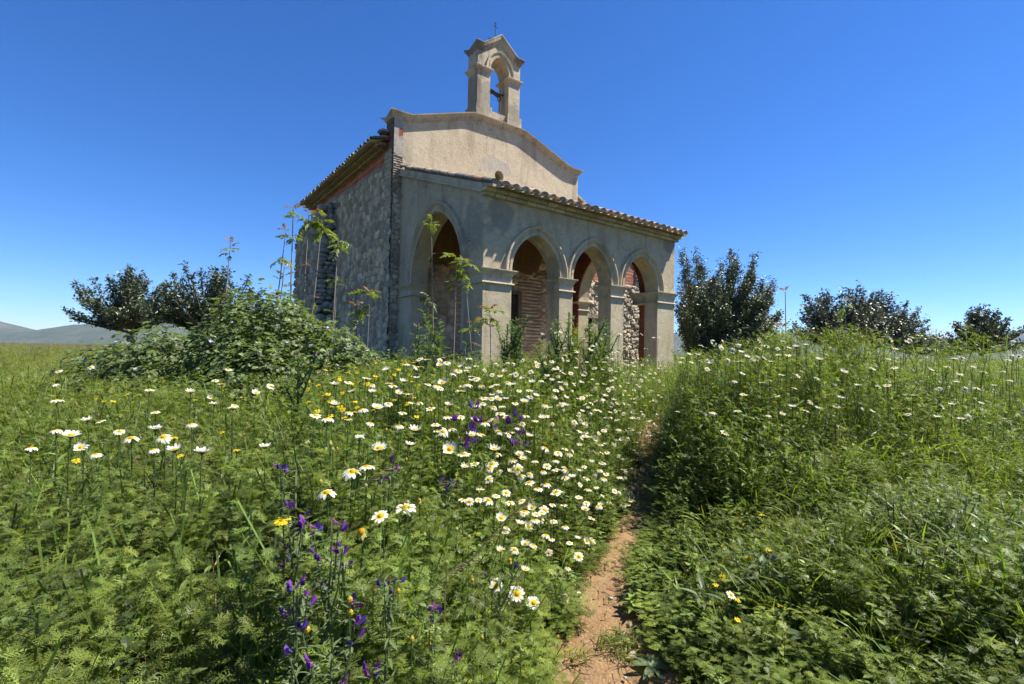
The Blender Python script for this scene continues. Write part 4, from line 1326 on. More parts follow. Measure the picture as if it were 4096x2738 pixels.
for (x, y, wd, fc_, tl, lab) in BIG:
    P_ = to_canopy(x * PX2, y * PX2, .05)
    s = float(np.clip(wd * PX2 / FPX * P_[1] / .056, .7, 1.5))
    daisy_thing(P_, fc_, tl, s, lab)
MORE = [(1305, 1245, 18), (1301, 1302, 16), (1204, 1306, 22), (1219, 1164, 24), (1268, 1195, 20), (1258, 1267, 20), (1158, 1220, 18), (1340, 1168, 22), (1213, 1106, 30),
        (1233, 1120, 26), (1250, 1109, 30), (1272, 1133, 26), (1160, 1130, 24), (1326, 1140, 20), (939, 1019, 26), (850, 970, 22), (853, 990, 20), (825, 1003, 24), (836, 940, 18),
        (768, 927, 24), (797, 962, 18), (1146, 948, 26), (1250, 1027, 28), (1279, 1039, 28), (1245, 1079, 26), (1275, 1078, 26), (1296, 1075, 28), (1340, 1000, 26), (1380, 1062, 22), (1660, 992, 22), (1573, 1046, 20), (1632, 945, 20)]
pts = [(x, y, w_) for x, y, w_ in MORE]
def rnd(n, x0, x1, y0, y1, cond=None):
    k = 0
    while k < n:
        x = random.uniform(x0, x1); y = random.uniform(y0, y1)
        if cond and not cond(x, y): continue
        pts.append((x, y, 0)); k += 1
rnd(520, 860, 1530, 820, 1000, lambda x, y: random.random() < .25 + .75 * (x - 880) / 500)
rnd(150, 1050, 1475, 1000, 1160, lambda x, y: random.random() < .2 + .8 * (x - 1050) / 300 and x < 1500 - (y - 1000) * .35)
rnd(26, 1140, 1370, 1150, 1290, lambda x, y: x < 1480 - (y - 1000) * .45)
rnd(48, 1555, 1808, 778, 832)
rnd(14, 1545, 1808, 835, 960)
rnd(22, 720, 950, 850, 1010)
rnd(120, 1240, 1525, 755, 860)
rnd(70, 1808, 2346, 770, 960)
rnd(36, 60, 632, 840, 1050)
dl = []
for x, y, w_ in pts:
    P_ = to_canopy(x * PX2, y * PX2, random.uniform(.05, .11))
    if P_[1] > 11.5 or inside_chapel(P_[0], P_[1], .1): continue
    if any((P_[0] - b[0][0]) ** 2 + (P_[1] - b[0][1]) ** 2 < .0025 for b in dl): continue
    s = float(np.clip(w_ * PX2 / FPX * P_[1] / .056, .7, 1.4)) if w_ else random.uniform(.8, 1.25)
    z_ = 'd' if P_[0] > xpath(P_[1]) else ('f' if y < 862 and 1240 < x < 1530 else ('e' if x < 900 else ('a' if y < 1000 else 'b')))
    dl.append((P_, s, z_))
dl.sort(key=lambda k: -k[1] / k[0][1])
rest = Bag()
for i, (P_, s, z_) in enumerate(dl):
    yaw = random.gauss(.35, .7); tl = abs(random.gauss(.35, .25))
    if i < 296 - len(BIG): daisy_thing(P_, yaw, tl, s, ZL[z_][0], ZL[z_][1], parts=i < 40)
    else:
        q_ = random.choice(DV)
        rest.put(*scatter(q_['whole'], np.array([[P_[0], P_[1], P_[2] - .26 * s]]), np.array([yaw]), np.zeros((1, 2)), np.array([s]), np.ones((1, 3))))
# closed buds and small far heads belong to the mass
for k in range(200):
    x = random.uniform(700, 1800); y = random.uniform(800, 1500)
    P_ = to_canopy(x * PX2, y * PX2, .02)
    if P_[1] > 8 or (P_[1] < 1.7 and k % 4): continue
    mb = MB(); r_ = random.uniform(.005, .008)
    mb.tube([(0, 0, 0), (.004, 0, .12), (.004, 0, .2)], .0015, 4, (.085, .14, .045))
    mb.tube([(.004, 0, .197), (.004, 0, .203), (.004, 0, .209), (.004, 0, .214)], [r_ * .5, r_, r_ * .95, r_ * .3], 7, (.36, .36, .13) if k % 4 else (.46, .34, .04))
    V = np.array(mb.v); F = np.array([(f[0], f[j], f[j + 1]) for f in mb.f for j in range(1, len(f) - 1)])
    rest.put(*scatter((V, F, np.array(mb.c)), np.array([[P_[0], P_[1], P_[2] - .2]]), np.array([random.uniform(0, 6)]), np.zeros((1, 2)), np.ones(1), np.ones((1, 3))))
tag(rest.build('daisy_drift', M['petal']), 'far daisies and closed buds too small to tell apart', 'flowers', None, 'stuff')

# yellow corn marigolds, one mesh each
YM = []
for tl in (.1, .45, .8):
    p, d_, s_ = daisy_parts(tl, R_=.018, npet=13, yellow=True)
    YM.append(link('marigold', mesh_np('marigold', *[a for a in join((p, d_, s_))][:2], M['petal'], join((p, d_, s_))[2])))
yl = []
for k in range(64): yl.append((random.uniform(700, 960), random.uniform(825, 960), 'a'))
for x, y in ((1490, 920), (1497, 935), (1505, 918), (1468, 1105), (1470, 1120), (1460, 1085), (1430, 960)): yl.append((x, y, 'b'))
for x, y in ((1655, 1322), (1640, 1340), (1690, 1420), (1715, 1280), (1760, 1260), (1690, 1375), (1790, 1390), (1745, 1180)): yl.append((x, y, 'c'))
for k in range(16): yl.append((random.uniform(120, 640), random.uniform(860, 1100), 'd'))
YL = {'a': ('small yellow marigold in the grass below the mallow bush', 'yellow marigolds below the mallow bush'),
      'b': ('small yellow flower hanging over the left side of the path', 'yellow flowers over the path'),
      'c': ('yellow marigold low in the long grass right of the path', 'yellow marigolds right of the path'),
      'd': ('yellow marigold far out in the grass at the left edge', 'yellow marigolds at the left edge')}
for i, (x, y, z_) in enumerate(yl):
    P_ = to_canopy(x * PX2, y * PX2, .02)
    o = YM[i] if i < 3 else YM[i % 3].copy()
    if i >= 3: col.objects.link(o)
    s = random.uniform(.75, 1.15)
    o.scale = (s, s, s); o.location = (P_[0], P_[1], P_[2] - .26 * s); o.rotation_euler = (0, 0, random.gauss(.2, .8))
    tag(o, YL[z_][0], 'flower', YL[z_][1])
P_ = to_canopy(647 * PX2, 1193 * PX2, .03)
p, d_, s_ = daisy_parts(.3, R_=.022, npet=16, yellow=True)
o = empty('yellow_daisy', (P_[0], P_[1], P_[2] - .26)); tag(o, 'bright yellow daisy near the lower left among purple bugloss', 'flower')
link('petals', mesh_np('petals', p[0], p[1], M['petal'], p[2], True), o); link('disc', mesh_np('disc', d_[0], d_[1], M['petal'], d_[2], True), o); link('stem', mesh_np('stem', s_[0], s_[1], M['leaf'], s_[2]), o)
# faded heads: petals folded back under an orange dome
def faded(x, y, label, R_=.02, back=.9):
    P_ = to_canopy(x * PX2, y * PX2, .05)
    p, d_, s_ = daisy_parts(.25, R_=R_, npet=14, droop=back)
    o = empty('faded_daisy', (P_[0], P_[1], P_[2] - .26)); tag(o, label, 'flower')
    hp = np.array([0, 0, .26])
    v = p[0].copy(); c_ = v - hp; rr = np.linalg.norm(c_, axis=1, keepdims=True); v = hp + c_ * np.array([[.62, .62, 1.]]) - np.array([[0, 0, 1.]]) * rr * .45
    link('petals', mesh_np('petals', v, p[1], M['petal'], p[2] * np.array([[.85, .72, .25]]), True), o)
    v = hp + (d_[0] - hp) * np.array([[1.7, 1.7, 2.2]])
    link('disc', mesh_np('disc', v, d_[1], M['petal'], d_[2] * np.array([[.85, .75, .9]]), True), o)
    link('stem', mesh_np('stem', s_[0], s_[1], M['leaf'], s_[2]), o)
faded(828, 1218, 'faded yellow flower head with drooping petals at the lower left', .021)
faded(1116, 1076, 'orange domed seed head with folded petals amid white daisies', .02)
faded(1168, 1283, 'brown-orange seed head standing beside a single purple bloom', .017)
faded(961, 1146, 'small orange seed head near the widest white daisy', .014)

# ------------------------------------------------------------------ viper's bugloss
def lance(L, W_, r=rng, fold=.25, droop=.5, n=5):
    u = np.linspace(0, 1, n)
    pts_ = np.stack([0 * u, L * u, -droop * L * u ** 2 * .6], -1)
    w_ = W_ * np.sin(np.pi * np.clip(u * .9 + .08, 0, 1)) ** .8
    V = []; F = []
    for p_, ww in zip(pts_, w_): V += [p_ + [-ww, 0, fold * ww], p_, p_ + [ww, 0, fold * ww]]
    for k in range(n - 1):
        for j in range(2):
            a = 3 * k + j; F += [(a, a + 1, a + 4), (a, a + 4, a + 3)]
    return np.array(V), np.array(F)
def bloom(c, r=rng, L=.030):
    n = 10; V = []; F = []; T = []
    rings = ((0, .0022), (.35, .0045), (.7, .008), (1., .0125))
    for k, (u, rad) in enumerate(rings):
        for j in range(n):
            an = 2 * math.pi * j / n
            lob = (1 + .22 * math.cos(5 * an)) if k == 3 else 1
            ext = .28 * math.sin(an) * L if k == 3 else (.1 * math.sin(an) * L if k == 2 else 0)
            V.append((rad * lob * math.cos(an), u * L + ext, rad * lob * math.sin(an) + .15 * L * u * u))
            T.append(np.array(c) * (.75 + .35 * u))
    for k in range(3):
        for j in range(n):
            a, b = k * n + j, k * n + (j + 1) % n
            F += [(a, b, b + n), (a, b + n, a + n)]
    for sgn in (-1, 0, 1):
        m0 = len(V); V += [(sgn * .002 - .0006, .4 * L, 0), (sgn * .002 + .0006, .4 * L, 0), (sgn * .003, 1.35 * L, .004)]; T += [np.array((.30, .08, .25))] * 3; F.append((m0, m0 + 1, m0 + 2))
    return np.array(V), np.array(F), np.array(T)
BL = [mesh_np('blossom', *bloom(c)[:2], M['petal'], bloom(c)[2], True) for c in ((.13, .03, .23), (.085, .045, .27), (.24, .06, .24), (.16, .04, .25))]
def bugloss(x, y, base, targets, label, r=rng, bs=.5):
    """a hairy grey-green plant whose side shoots end in a few flared blossoms; targets are heights and reaches of the shoots"""
    o = empty('bugloss', (x, y, base)); tag(o, label, 'flower')
    st_ = MB(); lv = []
    H = max(t[2] for t in targets)
    main = [(0, 0, 0), (.01, .01, H * .35), (-.008, 0, H * .7), (0, 0, H * .97)]
    st_.tube(main, [.004, .0038, .003, .002], 6, (.13, .17, .075))
    bl = []
    for (tx, ty, tz) in targets:
        h0 = max(.1 * H, tz - .16 - .4 * math.hypot(tx, ty)); tip = Vector((tx, ty, tz))
        p0 = Vector((0, 0, h0)); mid = p0.lerp(tip, .5) + Vector((tx * .12, ty * .12, -.015))
        st_.tube([p0, mid, tip], [.0024, .002, .0014], 5, (.13, .17, .075))
        for k in range(12):
            u = r.uniform(.25, 1.); p_ = p0.lerp(tip, u)
            v, f = lance(r.uniform(.018, .038), r.uniform(.002, .004))
            lv.append((v @ rotx(r.uniform(-.2, .9)).T @ rotz(r.uniform(0, 6.28)).T + np.array(p_), f, np.array((.125, .165, .070)) * r.uniform(.8, 1.2)))
        for k in range(r.integers(2, 5)):
            bl.append((tip + Vector((r.uniform(-.012, .012), r.uniform(-.012, .012), r.uniform(-.02, .008))), r.uniform(0, 6.28), r.uniform(.1, .9)))
    for k in range(70):
        u = r.uniform(.05, .95)
        v, f = lance(r.uniform(.025, .06), r.uniform(.0025, .005))
        lv.append((v @ rotx(r.uniform(-.1, .8)).T @ rotz(r.uniform(0, 6.28)).T + np.array((0, 0, H * u)), f, np.array((.12, .165, .065)) * r.uniform(.8, 1.2)))
    st_.build('stem', M['leaf'], o)
    V, F, T = join(lv)
    link('leaves', mesh_np('leaves', V, F, M['leaf'], T), o)
    for k, (p_, yw, pt) in enumerate(bl):
        b = link('blossom', BL[int(r.integers(0, len(BL)))], o, p_, (pt, 0, yw)); s = bs * r.uniform(.8, 1.2); b.scale = (s, s, s)
def bugloss_px(pts_, Y, label, bs=.5):
    if Y < 5:
        my = max(pts_, key=lambda k: k[1]); Y = float(np.clip(to_canopy(my[0] * PX2, my[1] * PX2, .02)[1] - .02, .95, 5))
    W_ = [at(px * PX2, py * PX2, Y + random.uniform(-.06, .08)) for px, py in pts_]
    bx = sum(p[0] for p in W_) / len(W_); by = sum(p[1] for p in W_) / len(W_)
    zb = float(ground(bx, by))
    bugloss(bx, by, zb, [(p[0] - bx, p[1] - by, p[2] - zb) for p in W_], label, bs=bs)
bugloss_px([(775, 1207), (718, 1217), (785, 1257), (728, 1275), (793, 1292), (752, 1345), (720, 1345), (812, 1380)], 1.12, 'tall purple bugloss filling the lower left corner, its blooms in a loose column')
bugloss_px([(690, 1435), (812, 1440), (808, 1472), (660, 1500), (712, 1522), (855, 1535), (790, 1558)], .98, 'purple bugloss lowest in the left corner, cut by the bottom edge')
bugloss_px([(700, 1187), (660, 1160), (690, 1210), (648, 1280)], 1.35, 'bluish bugloss by the left edge beside the yellow daisy')
bugloss_px([(643, 1062), (655, 1075)], 1.7, 'magenta bugloss spray at the left edge among dry grass')
bugloss_px([(1085, 931), (1037, 962), (1076, 988), (1097, 967), (1075, 1013), (1066, 1022)], 2.35, 'left one of two purple bugloss plants standing amid the daisies', 1.05)
bugloss_px([(1175, 947), (1140, 963), (1197, 965), (1165, 968), (1192, 992), (1175, 1015), (1200, 1022), (1130, 985)], 2.25, 'right one of two purple bugloss plants standing amid the daisies', 1.05)
bugloss_px([(987, 1400), (1000, 1415)], 1.5, 'single violet bugloss low in the feathery leaves left of three daisies')
bugloss_px([(880, 1330), (895, 1350), (905, 1322)], 1.5, 'violet bugloss sprig under the widest white daisy')
bugloss_px([(690, 1330), (672, 1350), (705, 1365), (660, 1400)], 1.5, 'bluish bugloss at the left edge half hidden in the lower corner growth')
bugloss_px([(1020, 1120), (1035, 1105), (1010, 1100)], 1.5, 'faint violet bugloss in the shaded gap left of the orange seed head')
bugloss_px([(1048, 1503), (1040, 1520)], 1.25, 'dark violet bugloss near the bottom edge beside the path foliage')
bugloss_px([(1180, 1293), (1118, 1307)], 1.6, 'violet bugloss bloom next to the brown seed head')
bugloss_px([(900, 1060), (905, 1072), (875, 1095)], 1.8, 'small violet bugloss between the left and middle daisies')
bugloss_px([(905, 785), (925, 800), (940, 795), (915, 810)], 6.5, 'thin blue-violet bugloss in front of the left porch pilaster')
bugloss_px([(820, 830), (870, 850), (800, 862), (850, 865)], 5.6, 'blue-violet bugloss among yellow marigolds below the mallow bush')

# ------------------------------------------------------------------ thistles
TH_T = []
def thistle_mesh(H, seed, shoots=3):
    r = np.random.default_rng(seed)
    mb = MB(); lv = []; tips = []
    def axis_(p0, p1, rad, nl, sz):
        p0 = Vector(p0); p1 = Vector(p1); md = p0.lerp(p1, .5) + Vector((r.uniform(-.01, .01), r.uniform(-.01, .01), 0))
        mb.tube([p0, md, p1], [rad, rad * .85, rad * .6], 6, (.10, .16, .06))
        for k in range(nl):
            u = (k + .5) / nl; p_ = p0.lerp(p1, u)
            for q_ in range(2):
                v, f = feather(sz * (1.25 - .6 * u) * r.uniform(.8, 1.2), 5, 0, r, wide=.36)
                v2, f2 = lance(sz * .8 * (1.2 - .5 * u), sz * .10)
                t = np.array((.12, .175, .065)) * r.uniform(.75, 1.25)
                m_ = rotz(k * 2.3 + q_ * 3.14 + r.uniform(-.4, .4)) @ rotx(r.uniform(.5, 1.1))
                v = v * 1.5; v2 = v2 * 1.4; lv.append((v @ m_.T + np.array(p_), f, t)); lv.append((v2 @ m_.T + np.array(p_), f2, t))
        tips.append(p1)
    axis_((0, 0, 0), (r.uniform(-.03, .03), 0, H), .011, int(H / .032), .085)
    for k in range(shoots):
        a = r.uniform(0, 6.28); h0 = H * r.uniform(.5, .8); l = H * r.uniform(.2, .32)
        axis_((0, 0, h0), (math.cos(a) * l * .45, math.sin(a) * l * .45, h0 + l), .007, int(l / .03), .06)
    return mb, lv, tips
def thistle(x, y, top, label, seed, pink=False, shoots=3, group=None):
    zb = float(ground(x, y)); H = top - zb
    mb, lv, tips = thistle_mesh(H, seed, shoots)
    o = empty('thistle', (x, y, zb)); tag(o, label, 'thistle', group)
    mb.build('stem', M['leaf'], o)
    V, F, T = join(lv)
    link('leaves', mesh_np('leaves', V, F, M['leaf'], T), o)
    for i, t in enumerate(tips[:1 if not pink else 2]):
        b = MB(); b.tube([t, t + Vector((0, 0, .012)), t + Vector((0, 0, .026))], [.006, .013, .008], 8, (.11, .16, .07))
        b.tube([t + Vector((0, 0, .026)), t + Vector((0, 0, .042))], [.008, .012], 8, (.42, .16, .32) if pink else (.14, .19, .08))
        b.build('flower_head', M['petal'], o)
def thistle_px(px, py, Y, *a, **k):
    p = at(px * PX2, py * PX2, Y); thistle(p[0], p[1], p[2], *a, **k)
thistle_px(958, 752, 4.3, 'tall spiny thistle with pink bud, left one of the three before the side arch', 1, pink=True)
thistle_px(1010, 742, 4.6, 'tall spiny thistle with pink bud, right one of the three before the side arch', 2, pink=True)
thistle_px(983, 778, 5.0, 'shorter leafy thistle between the two pink-budded ones', 3)
thistle_px(1157, 752, 5.2, 'bushy dark thistle in front of the corner pier', 4, shoots=6)
thistle_px(1178, 735, 5.3, 'slender thistle rising just right of the corner pier', 5, shoots=4)
thistle_px(1278, 733, 5.6, 'forked thistle in front of the second pier', 6, shoots=5)
thistle_px(1302, 725, 5.7, 'tallest thistle, bending right over the second pier base', 7, shoots=4)
thistle_px(1352, 748, 5.8, 'leafy thistle at the crest of the mound before the middle arch', 8, shoots=6)
thistle_px(1385, 752, 6.0, 'thistle with pale buds at the right of the mound crest', 9, shoots=5)
thistle_px(1252, 800, 5.0, 'low leafy thistle at the left foot of the mound', 10, shoots=5)
thistle_px(690, 820, 3.6, 'spiny thistle standing alone before the mallow bush at the left', 11, pink=True)

# ------------------------------------------------------------------ tree-of-heaven saplings
def leaflet(L, W_):
    return lance(L, W_, fold=.18, droop=.55, n=4)
def compound(L, pairs, c0, c1, r):
    parts = []
    n = 7; u = np.linspace(0, 1, n); dr = r.uniform(.35, .8)
    ys = L * u * (1 - .12 * u); zs = L * (.25 * u - dr * u ** 2)
    v, f = strip(np.stack([0 * u, ys, zs], -1), .0016, np.array([1., 0, .3])); parts.append((v, f, (.16, .13, .05)))
    for i in range(pairs + 1):
        uu = (i + 1.2) / (pairs + 1.2); p_ = np.array([0, np.interp(uu, u, ys), np.interp(uu, u, zs)])
        c = np.array(c0) * (1 - uu) + np.array(c1) * uu
        for sg in ((-1, 1) if i < pairs else (0,)):
            l = L * .34 * (1 - .35 * abs(uu - .5) * 2) * r.uniform(.85, 1.15)
            v, f = leaflet(l, l * .21)
            v = v @ rotx(r.uniform(-.55, .05)).T @ rotz(-sg * r.uniform(.75, 1.15)).T + p_
            parts.append((v, f, c * r.uniform(.75, 1.25)))
    return join(parts)
CL = {}
rr_ = np.random.default_rng(3)
CL['g'] = [mesh_np('leaf', *compound(.24, 6, (.135, .19, .04), (.17, .215, .045), rr_)[:2], M['leaf'], None) for _ in range(0)]
def mkleaf(L, pairs, c0, c1):
    V, F, T = compound(L, pairs, c0, c1, rr_)
    return mesh_np('leaf', V, F, M['leaf'], T)
CL['g'] = [mkleaf(.24, 6, (.13, .185, .038), (.17, .205, .045)) for _ in range(4)]
CL['r'] = [mkleaf(.15, 5, (.19, .13, .045), (.22, .085, .04)) for _ in range(3)]
CL['d'] = [mkleaf(.24, 6, (.07, .11, .032), (.085, .12, .035)) for _ in range(3)]  # darker copy of the green leaf, shade put into its colour
def sapling(base, top, tufts, label, side=None, rad=.012, kinds='gr'):
    """base and top in world space; tufts: (fraction up the stem, reach, leaf count)"""
    base = Vector(base); top = Vector(top)
    o = empty('sapling', base); tag(o, label, 'sapling', 'young trees of heaven round the chapel')
    d_ = top - base
    mb = MB()
    k1 = Vector((random.uniform(-.07, .07), random.uniform(-.07, .07), 0))
    if len(tufts) == 1: tufts = list(tufts) + [(random.uniform(.7, .86), tufts[0][1] * .7, 3, tufts[0][3]), (random.uniform(.45, .6), tufts[0][1] * .5, 2, 'g')]
    mb.tube([Vector((0, 0, -.05)), d_ * .35 + k1, d_ * .7 + k1 * .6, d_], [rad, rad * .9, rad * .75, rad * .45], 7, (.30, .265, .215))
    for kk in range(int(d_.length / .16)):
        p_ = d_ * ((kk + .5) / (d_.length / .16)); an = random.uniform(0, 6.28)
    mb.build('trunk', M['bark'], o)
    for fr, sc_, n, kd in tufts:
        p_ = d_ * fr + k1 * (.6 if fr < .9 else 0)
        for i in range(n):
            rd = kd == 'r' or (kd == 'm' and i >= n - 3)
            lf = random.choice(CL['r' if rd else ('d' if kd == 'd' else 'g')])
            l = link('leaf', lf, o, p_ + Vector((0, 0, -.20 * sc_ * random.random() * (0 if rd else 1) + (.02 if rd else 0))), (random.uniform(.2, 1.1) if rd else random.uniform(-.55, .75), random.uniform(-.4, .4), i * 2.4 + random.uniform(-.3, .3)))
            s = sc_ * random.uniform(.65, 1.2); l.scale = (s, s, s)
def sap(bx, by, tx, ty, Y, label, tufts, **k):
    b = at(bx * PX2, by * PX2, Y); t = at(tx * PX2, ty * PX2, Y)
    z = float(ground(b[0], b[1]))
    f = (b[2] - z) / max(.1, (t[2] - b[2])) if t[2] > b[2] else 0
    sx = b[0] - (t[0] - b[0]) * f
    sapling((sx, b[1], z), (t[0], t[1], t[2]), tufts, label, **k)
sap(640, 655, 655, 530, 8.0, 'sapling furthest left, with loose reddish tufts against the sky', [(1, .95, 7, 'm'), (.86, .9, 5, 'g'), (.72, .7, 3, 'm')])
sap(668, 690, 672, 480, 8.6, 'tall grey sapling left of the ruined buttress, copper leaves at its tip', [(1, 1.05, 8, 'm'), (.88, .8, 4, 'g'), (.6, .8, 4, 'm'), (.45, .7, 3, 'g')], rad=.015)
sap(648, 650, 652, 610, 8.3, 'slim sapling with two small leaf tufts at the left edge', [(1, .9, 6, 'm'), (.8, .8, 4, 'g')])
sap(702, 695, 708, 492, 8.8, 'pale straight sapling with a wide yellow-green crown before the buttress', [(1, 1.25, 10, 'm')], rad=.014)
sap(713, 700, 738, 498, 9.0, 'leaning pale sapling whose crown spreads right over the buttress', [(1, 1.3, 10, 'm'), (.55, .8, 4, 'm')], rad=.015)
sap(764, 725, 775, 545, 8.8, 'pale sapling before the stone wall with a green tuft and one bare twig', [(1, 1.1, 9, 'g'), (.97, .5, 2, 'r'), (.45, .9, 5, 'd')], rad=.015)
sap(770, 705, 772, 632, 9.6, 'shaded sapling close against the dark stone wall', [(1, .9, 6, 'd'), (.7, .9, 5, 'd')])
sap(845, 780, 848, 672, 8.4, 'low sapling with bright green drooping leaves and red tip before the stone wall', [(1, 1.25, 9, 'm'), (.35, .8, 4, 'm')])
sap(818, 770, 820, 705, 8.5, 'short bushy sapling with rust-red top beside the bright green one', [(1, 1.1, 9, 'm'), (.92, .6, 3, 'r')])
sap(992, 740, 988, 500, 9.2, 'thin sapling with one round yellow-green tuft before the side arch', [(1, .8, 9, 'g')], rad=.012)
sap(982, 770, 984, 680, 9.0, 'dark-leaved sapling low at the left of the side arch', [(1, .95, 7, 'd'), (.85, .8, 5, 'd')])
sap(1036, 800, 1046, 590, 8.8, 'tall sapling with feathery green leaves before the corner pier', [(1, 1.15, 9, 'g'), (.93, .9, 5, 'm'), (.88, 1., 4, 'g')], rad=.014)
sap(1076, 790, 1062, 600, 8.9, 'sapling leaning right with drooping sprays across the pier', [(1, 1.1, 8, 'm'), (.9, .9, 4, 'g')])
sap(1118, 800, 1122, 712, 7.8, 'small dark-stemmed sapling with spreading leaves in front of the sunlit pier', [(1, 1.15, 9, 'm')], rad=.011)
sap(1082, 800, 1085, 742, 8.0, 'low sapling with reddish leaves at the left of the sunlit pier', [(1, 1., 8, 'm'), (.75, .8, 4, 'r')])
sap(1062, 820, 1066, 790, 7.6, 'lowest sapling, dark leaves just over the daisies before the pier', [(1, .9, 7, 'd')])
sap(1802, 790, 1799, 668, 9.5, 'thin sapling with reddish leaves at the right of the dark tree', [(1, .9, 6, 'r'), (.5, .9, 5, 'm')])
sap(1775, 790, 1778, 755, 10.0, 'short sapling with yellowing leaves beneath the dark tree', [(1, 1.0, 8, 'm')])
sap(1790, 800, 1792, 750, 9.2, 'small coppery sapling right behind the crowning daisies', [(1, 1., 8, 'r')])
sap(520, 700, 528, 560, 9.0, 'tall sapling standing apart in the mallow thicket', [(1, 1.1, 9, 'm'), (.7, .9, 5, 'g')], rad=.014)
sap(1930, 790, 1935, 690, 11., 'lone sapling out in the field at the right', [(1, 1.1, 8, 'm'), (.7, .8, 4, 'g')])

# ------------------------------------------------------------------ leafy shrubs
def palmate(r_, r):
    n = 11; V = [(0, 0, 0)]; F = []
    for k in range(n):
        a = -2.5 + 5.0 * k / (n - 1); rad = r_ * (1 + .16 * math.cos(a * 5)) * r.uniform(.92, 1.08)
        V.append((rad * math.sin(a), rad * math.cos(a), .22 * rad * abs(math.sin(a * 2.5))))
    for k in range(n - 1): F.append((0, k + 1, k + 2))
    return np.array(V), np.array(F), np.ones((n + 1, 3))
PT = [palmate(1., rng) for _ in range(4)]
def orient(tmpl, P_, nrm, s, tint, r=rng):
    """place flat templates with their face along nrm, random spin"""
    v, f, t = tmpl; m = len(P_)
    if m == 0: return np.zeros((0, 3)), np.zeros((0, 3), int), np.zeros((0, 3))
    nrm = nrm / np.linalg.norm(nrm, axis=1, keepdims=True)
    a = r.normal(size=(m, 3)); a -= (a * nrm).sum(1, keepdims=True) * nrm; a /= np.linalg.norm(a, axis=1, keepdims=True); b = np.cross(nrm, a)
    X = v[None, :, 0:1] * a[:, None] + v[None, :, 1:2] * b[:, None] + v[None, :, 2:3] * nrm[:, None]
    V = X * s[:, None, None] + P_[:, None]
    return V.reshape(-1, 3), (f[None] + (np.arange(m) * len(v))[:, None, None]).reshape(-1, 3), (t[None] * tint[:, None]).reshape(-1, 3)
def shrub(name, domes, label, cat, n, size, base, tm, stems=26, flower=None, nfl=30, mat='leaf', up_=.8, group=None):
    """domes: (x, y, radius, height)"""
    cx = sum(d[0] for d in domes) / len(domes); cy = sum(d[1] for d in domes) / len(domes); z0 = float(ground(cx, cy))
    o = empty(name, (cx, cy, z0)); tag(o, label, cat, group)
    w_ = np.array([d[2] ** 2 * d[3] for d in domes]); w_ = w_ / w_.sum()
    bag = Bag(); tops = []; mb = MB()
    for d, ww in zip(domes, w_):
        m = int(n * ww)
        a = rng.uniform(0, 6.28, m); cz = rng.random(m); rad = (.55 + .5 * rng.random(m) ** .6)
        lump = .82 + .36 * fbm(3 + np.cos(a) * 1.6 + d[0], np.sin(a) * 1.6 + cz * 3 + d[1], 91)
        rr = rad * lump; sz = np.sqrt(1 - cz ** 2)
        P_ = np.stack([d[0] - cx + d[2] * rr * sz * np.cos(a), d[1] - cy + d[2] * rr * sz * np.sin(a), d[3] * rr * (.04 + .96 * cz)], -1)
        nr = np.stack([sz * np.cos(a), sz * np.sin(a), cz + up_], -1) + .55 * rng.normal(size=(m, 3))
        t = greens(m, np.array(base), .28, .2)
        k = rng.integers(0, len(tm), m)
        for i in range(len(tm)): bag.put(*orient(tm[i], P_[k == i], nr[k == i], size * rng.uniform(.55, 1.25, (k == i).sum()), t[k == i]))
        sel = rad > .92
        tops.append((P_[sel], nr[sel]))
        for j in range(max(4, int(stems * ww))):
            p_ = P_[rng.integers(0, m)] * .95
            mb.tube([(d[0] - cx + rng.uniform(-.15, .15), d[1] - cy + rng.uniform(-.15, .15), 0), (p_[0] * .5 + (d[0] - cx) * .5, p_[1] * .5 + (d[1] - cy) * .5, p_[2] * .55), p_], [.010, .007, .003], 5, (.11, .12, .06))
    bag.build('foliage', M[mat], o)
    mb.build('stems', M['bark'], o)
    if flower:
        me, fs = flower
        TP = np.concatenate([t[0] for t in tops]); NP_ = np.concatenate([t[1] for t in tops])
        for j in rng.choice(len(TP), min(nfl, len(TP)), replace=False):
            b = link('blossom', me, o, TP[j] * 1.02, Vector(NP_[j]).to_track_quat('Z', 'Y').to_euler())
            s = fs * random.uniform(.8, 1.2); b.scale = (s, s, s)
    return o
mal = []
for k in range(5):
    a = 2 * math.pi * k / 5; v, f = lance(1., .36, fold=-.1, droop=-.35, n=4); mal.append((v @ rotz(a).T, f, np.array((.50, .40, .62))))
MV = join(mal); MALLOW = mesh_np('blossom', MV[0], MV[1], M['petal'], MV[2])
yb = []
for k in range(9):
    a = 2 * math.pi * k / 9; v, f = lance(1., .30, fold=-.1, droop=-.1, n=3); yb.append((v @ rotz(a).T, f, np.array((.70, .50, .02))))
YB = join(yb); YBL = mesh_np('blossom', YB[0], YB[1], M['petal'], YB[2])
shrub('mallow_bush', [(-3.35, 6.2, .95, 1.66), (-2.55, 6.1, .75, 1.25), (-2.0, 6.1, .55, .92), (-3.0, 5.5, .75, 1.05)], 'broad grey-green mallow bush with pale lilac flowers before the ruined buttress', 'bush', 17000, .034, (.105, .152, .055), PT, flower=(MALLOW, .024), nfl=70)
shrub('mallow_bush', [(-4.9, 6.6, .9, 1.2), (-5.9, 7.0, .8, 1.0), (-4.5, 7.4, .8, 1.35)], 'second mallow bush further left, no wall behind it', 'bush', 10000, .038, (.105, .152, .055), PT, flower=(MALLOW, .024), nfl=40)
PT2 = [(lance(1., .2, n=3)[0], lance(1., .2, n=3)[1], np.ones((9, 3))) for _ in range(2)]
shrub('yellow_bush', [(-1.75, 7.3, .42, .85), (-1.35, 7.35, .34, .78)], 'low bush full of small yellow flowers at the foot of the stone wall', 'bush', 2600, .06, (.12, .165, .035), PT2, flower=(YBL, .024), nfl=95)

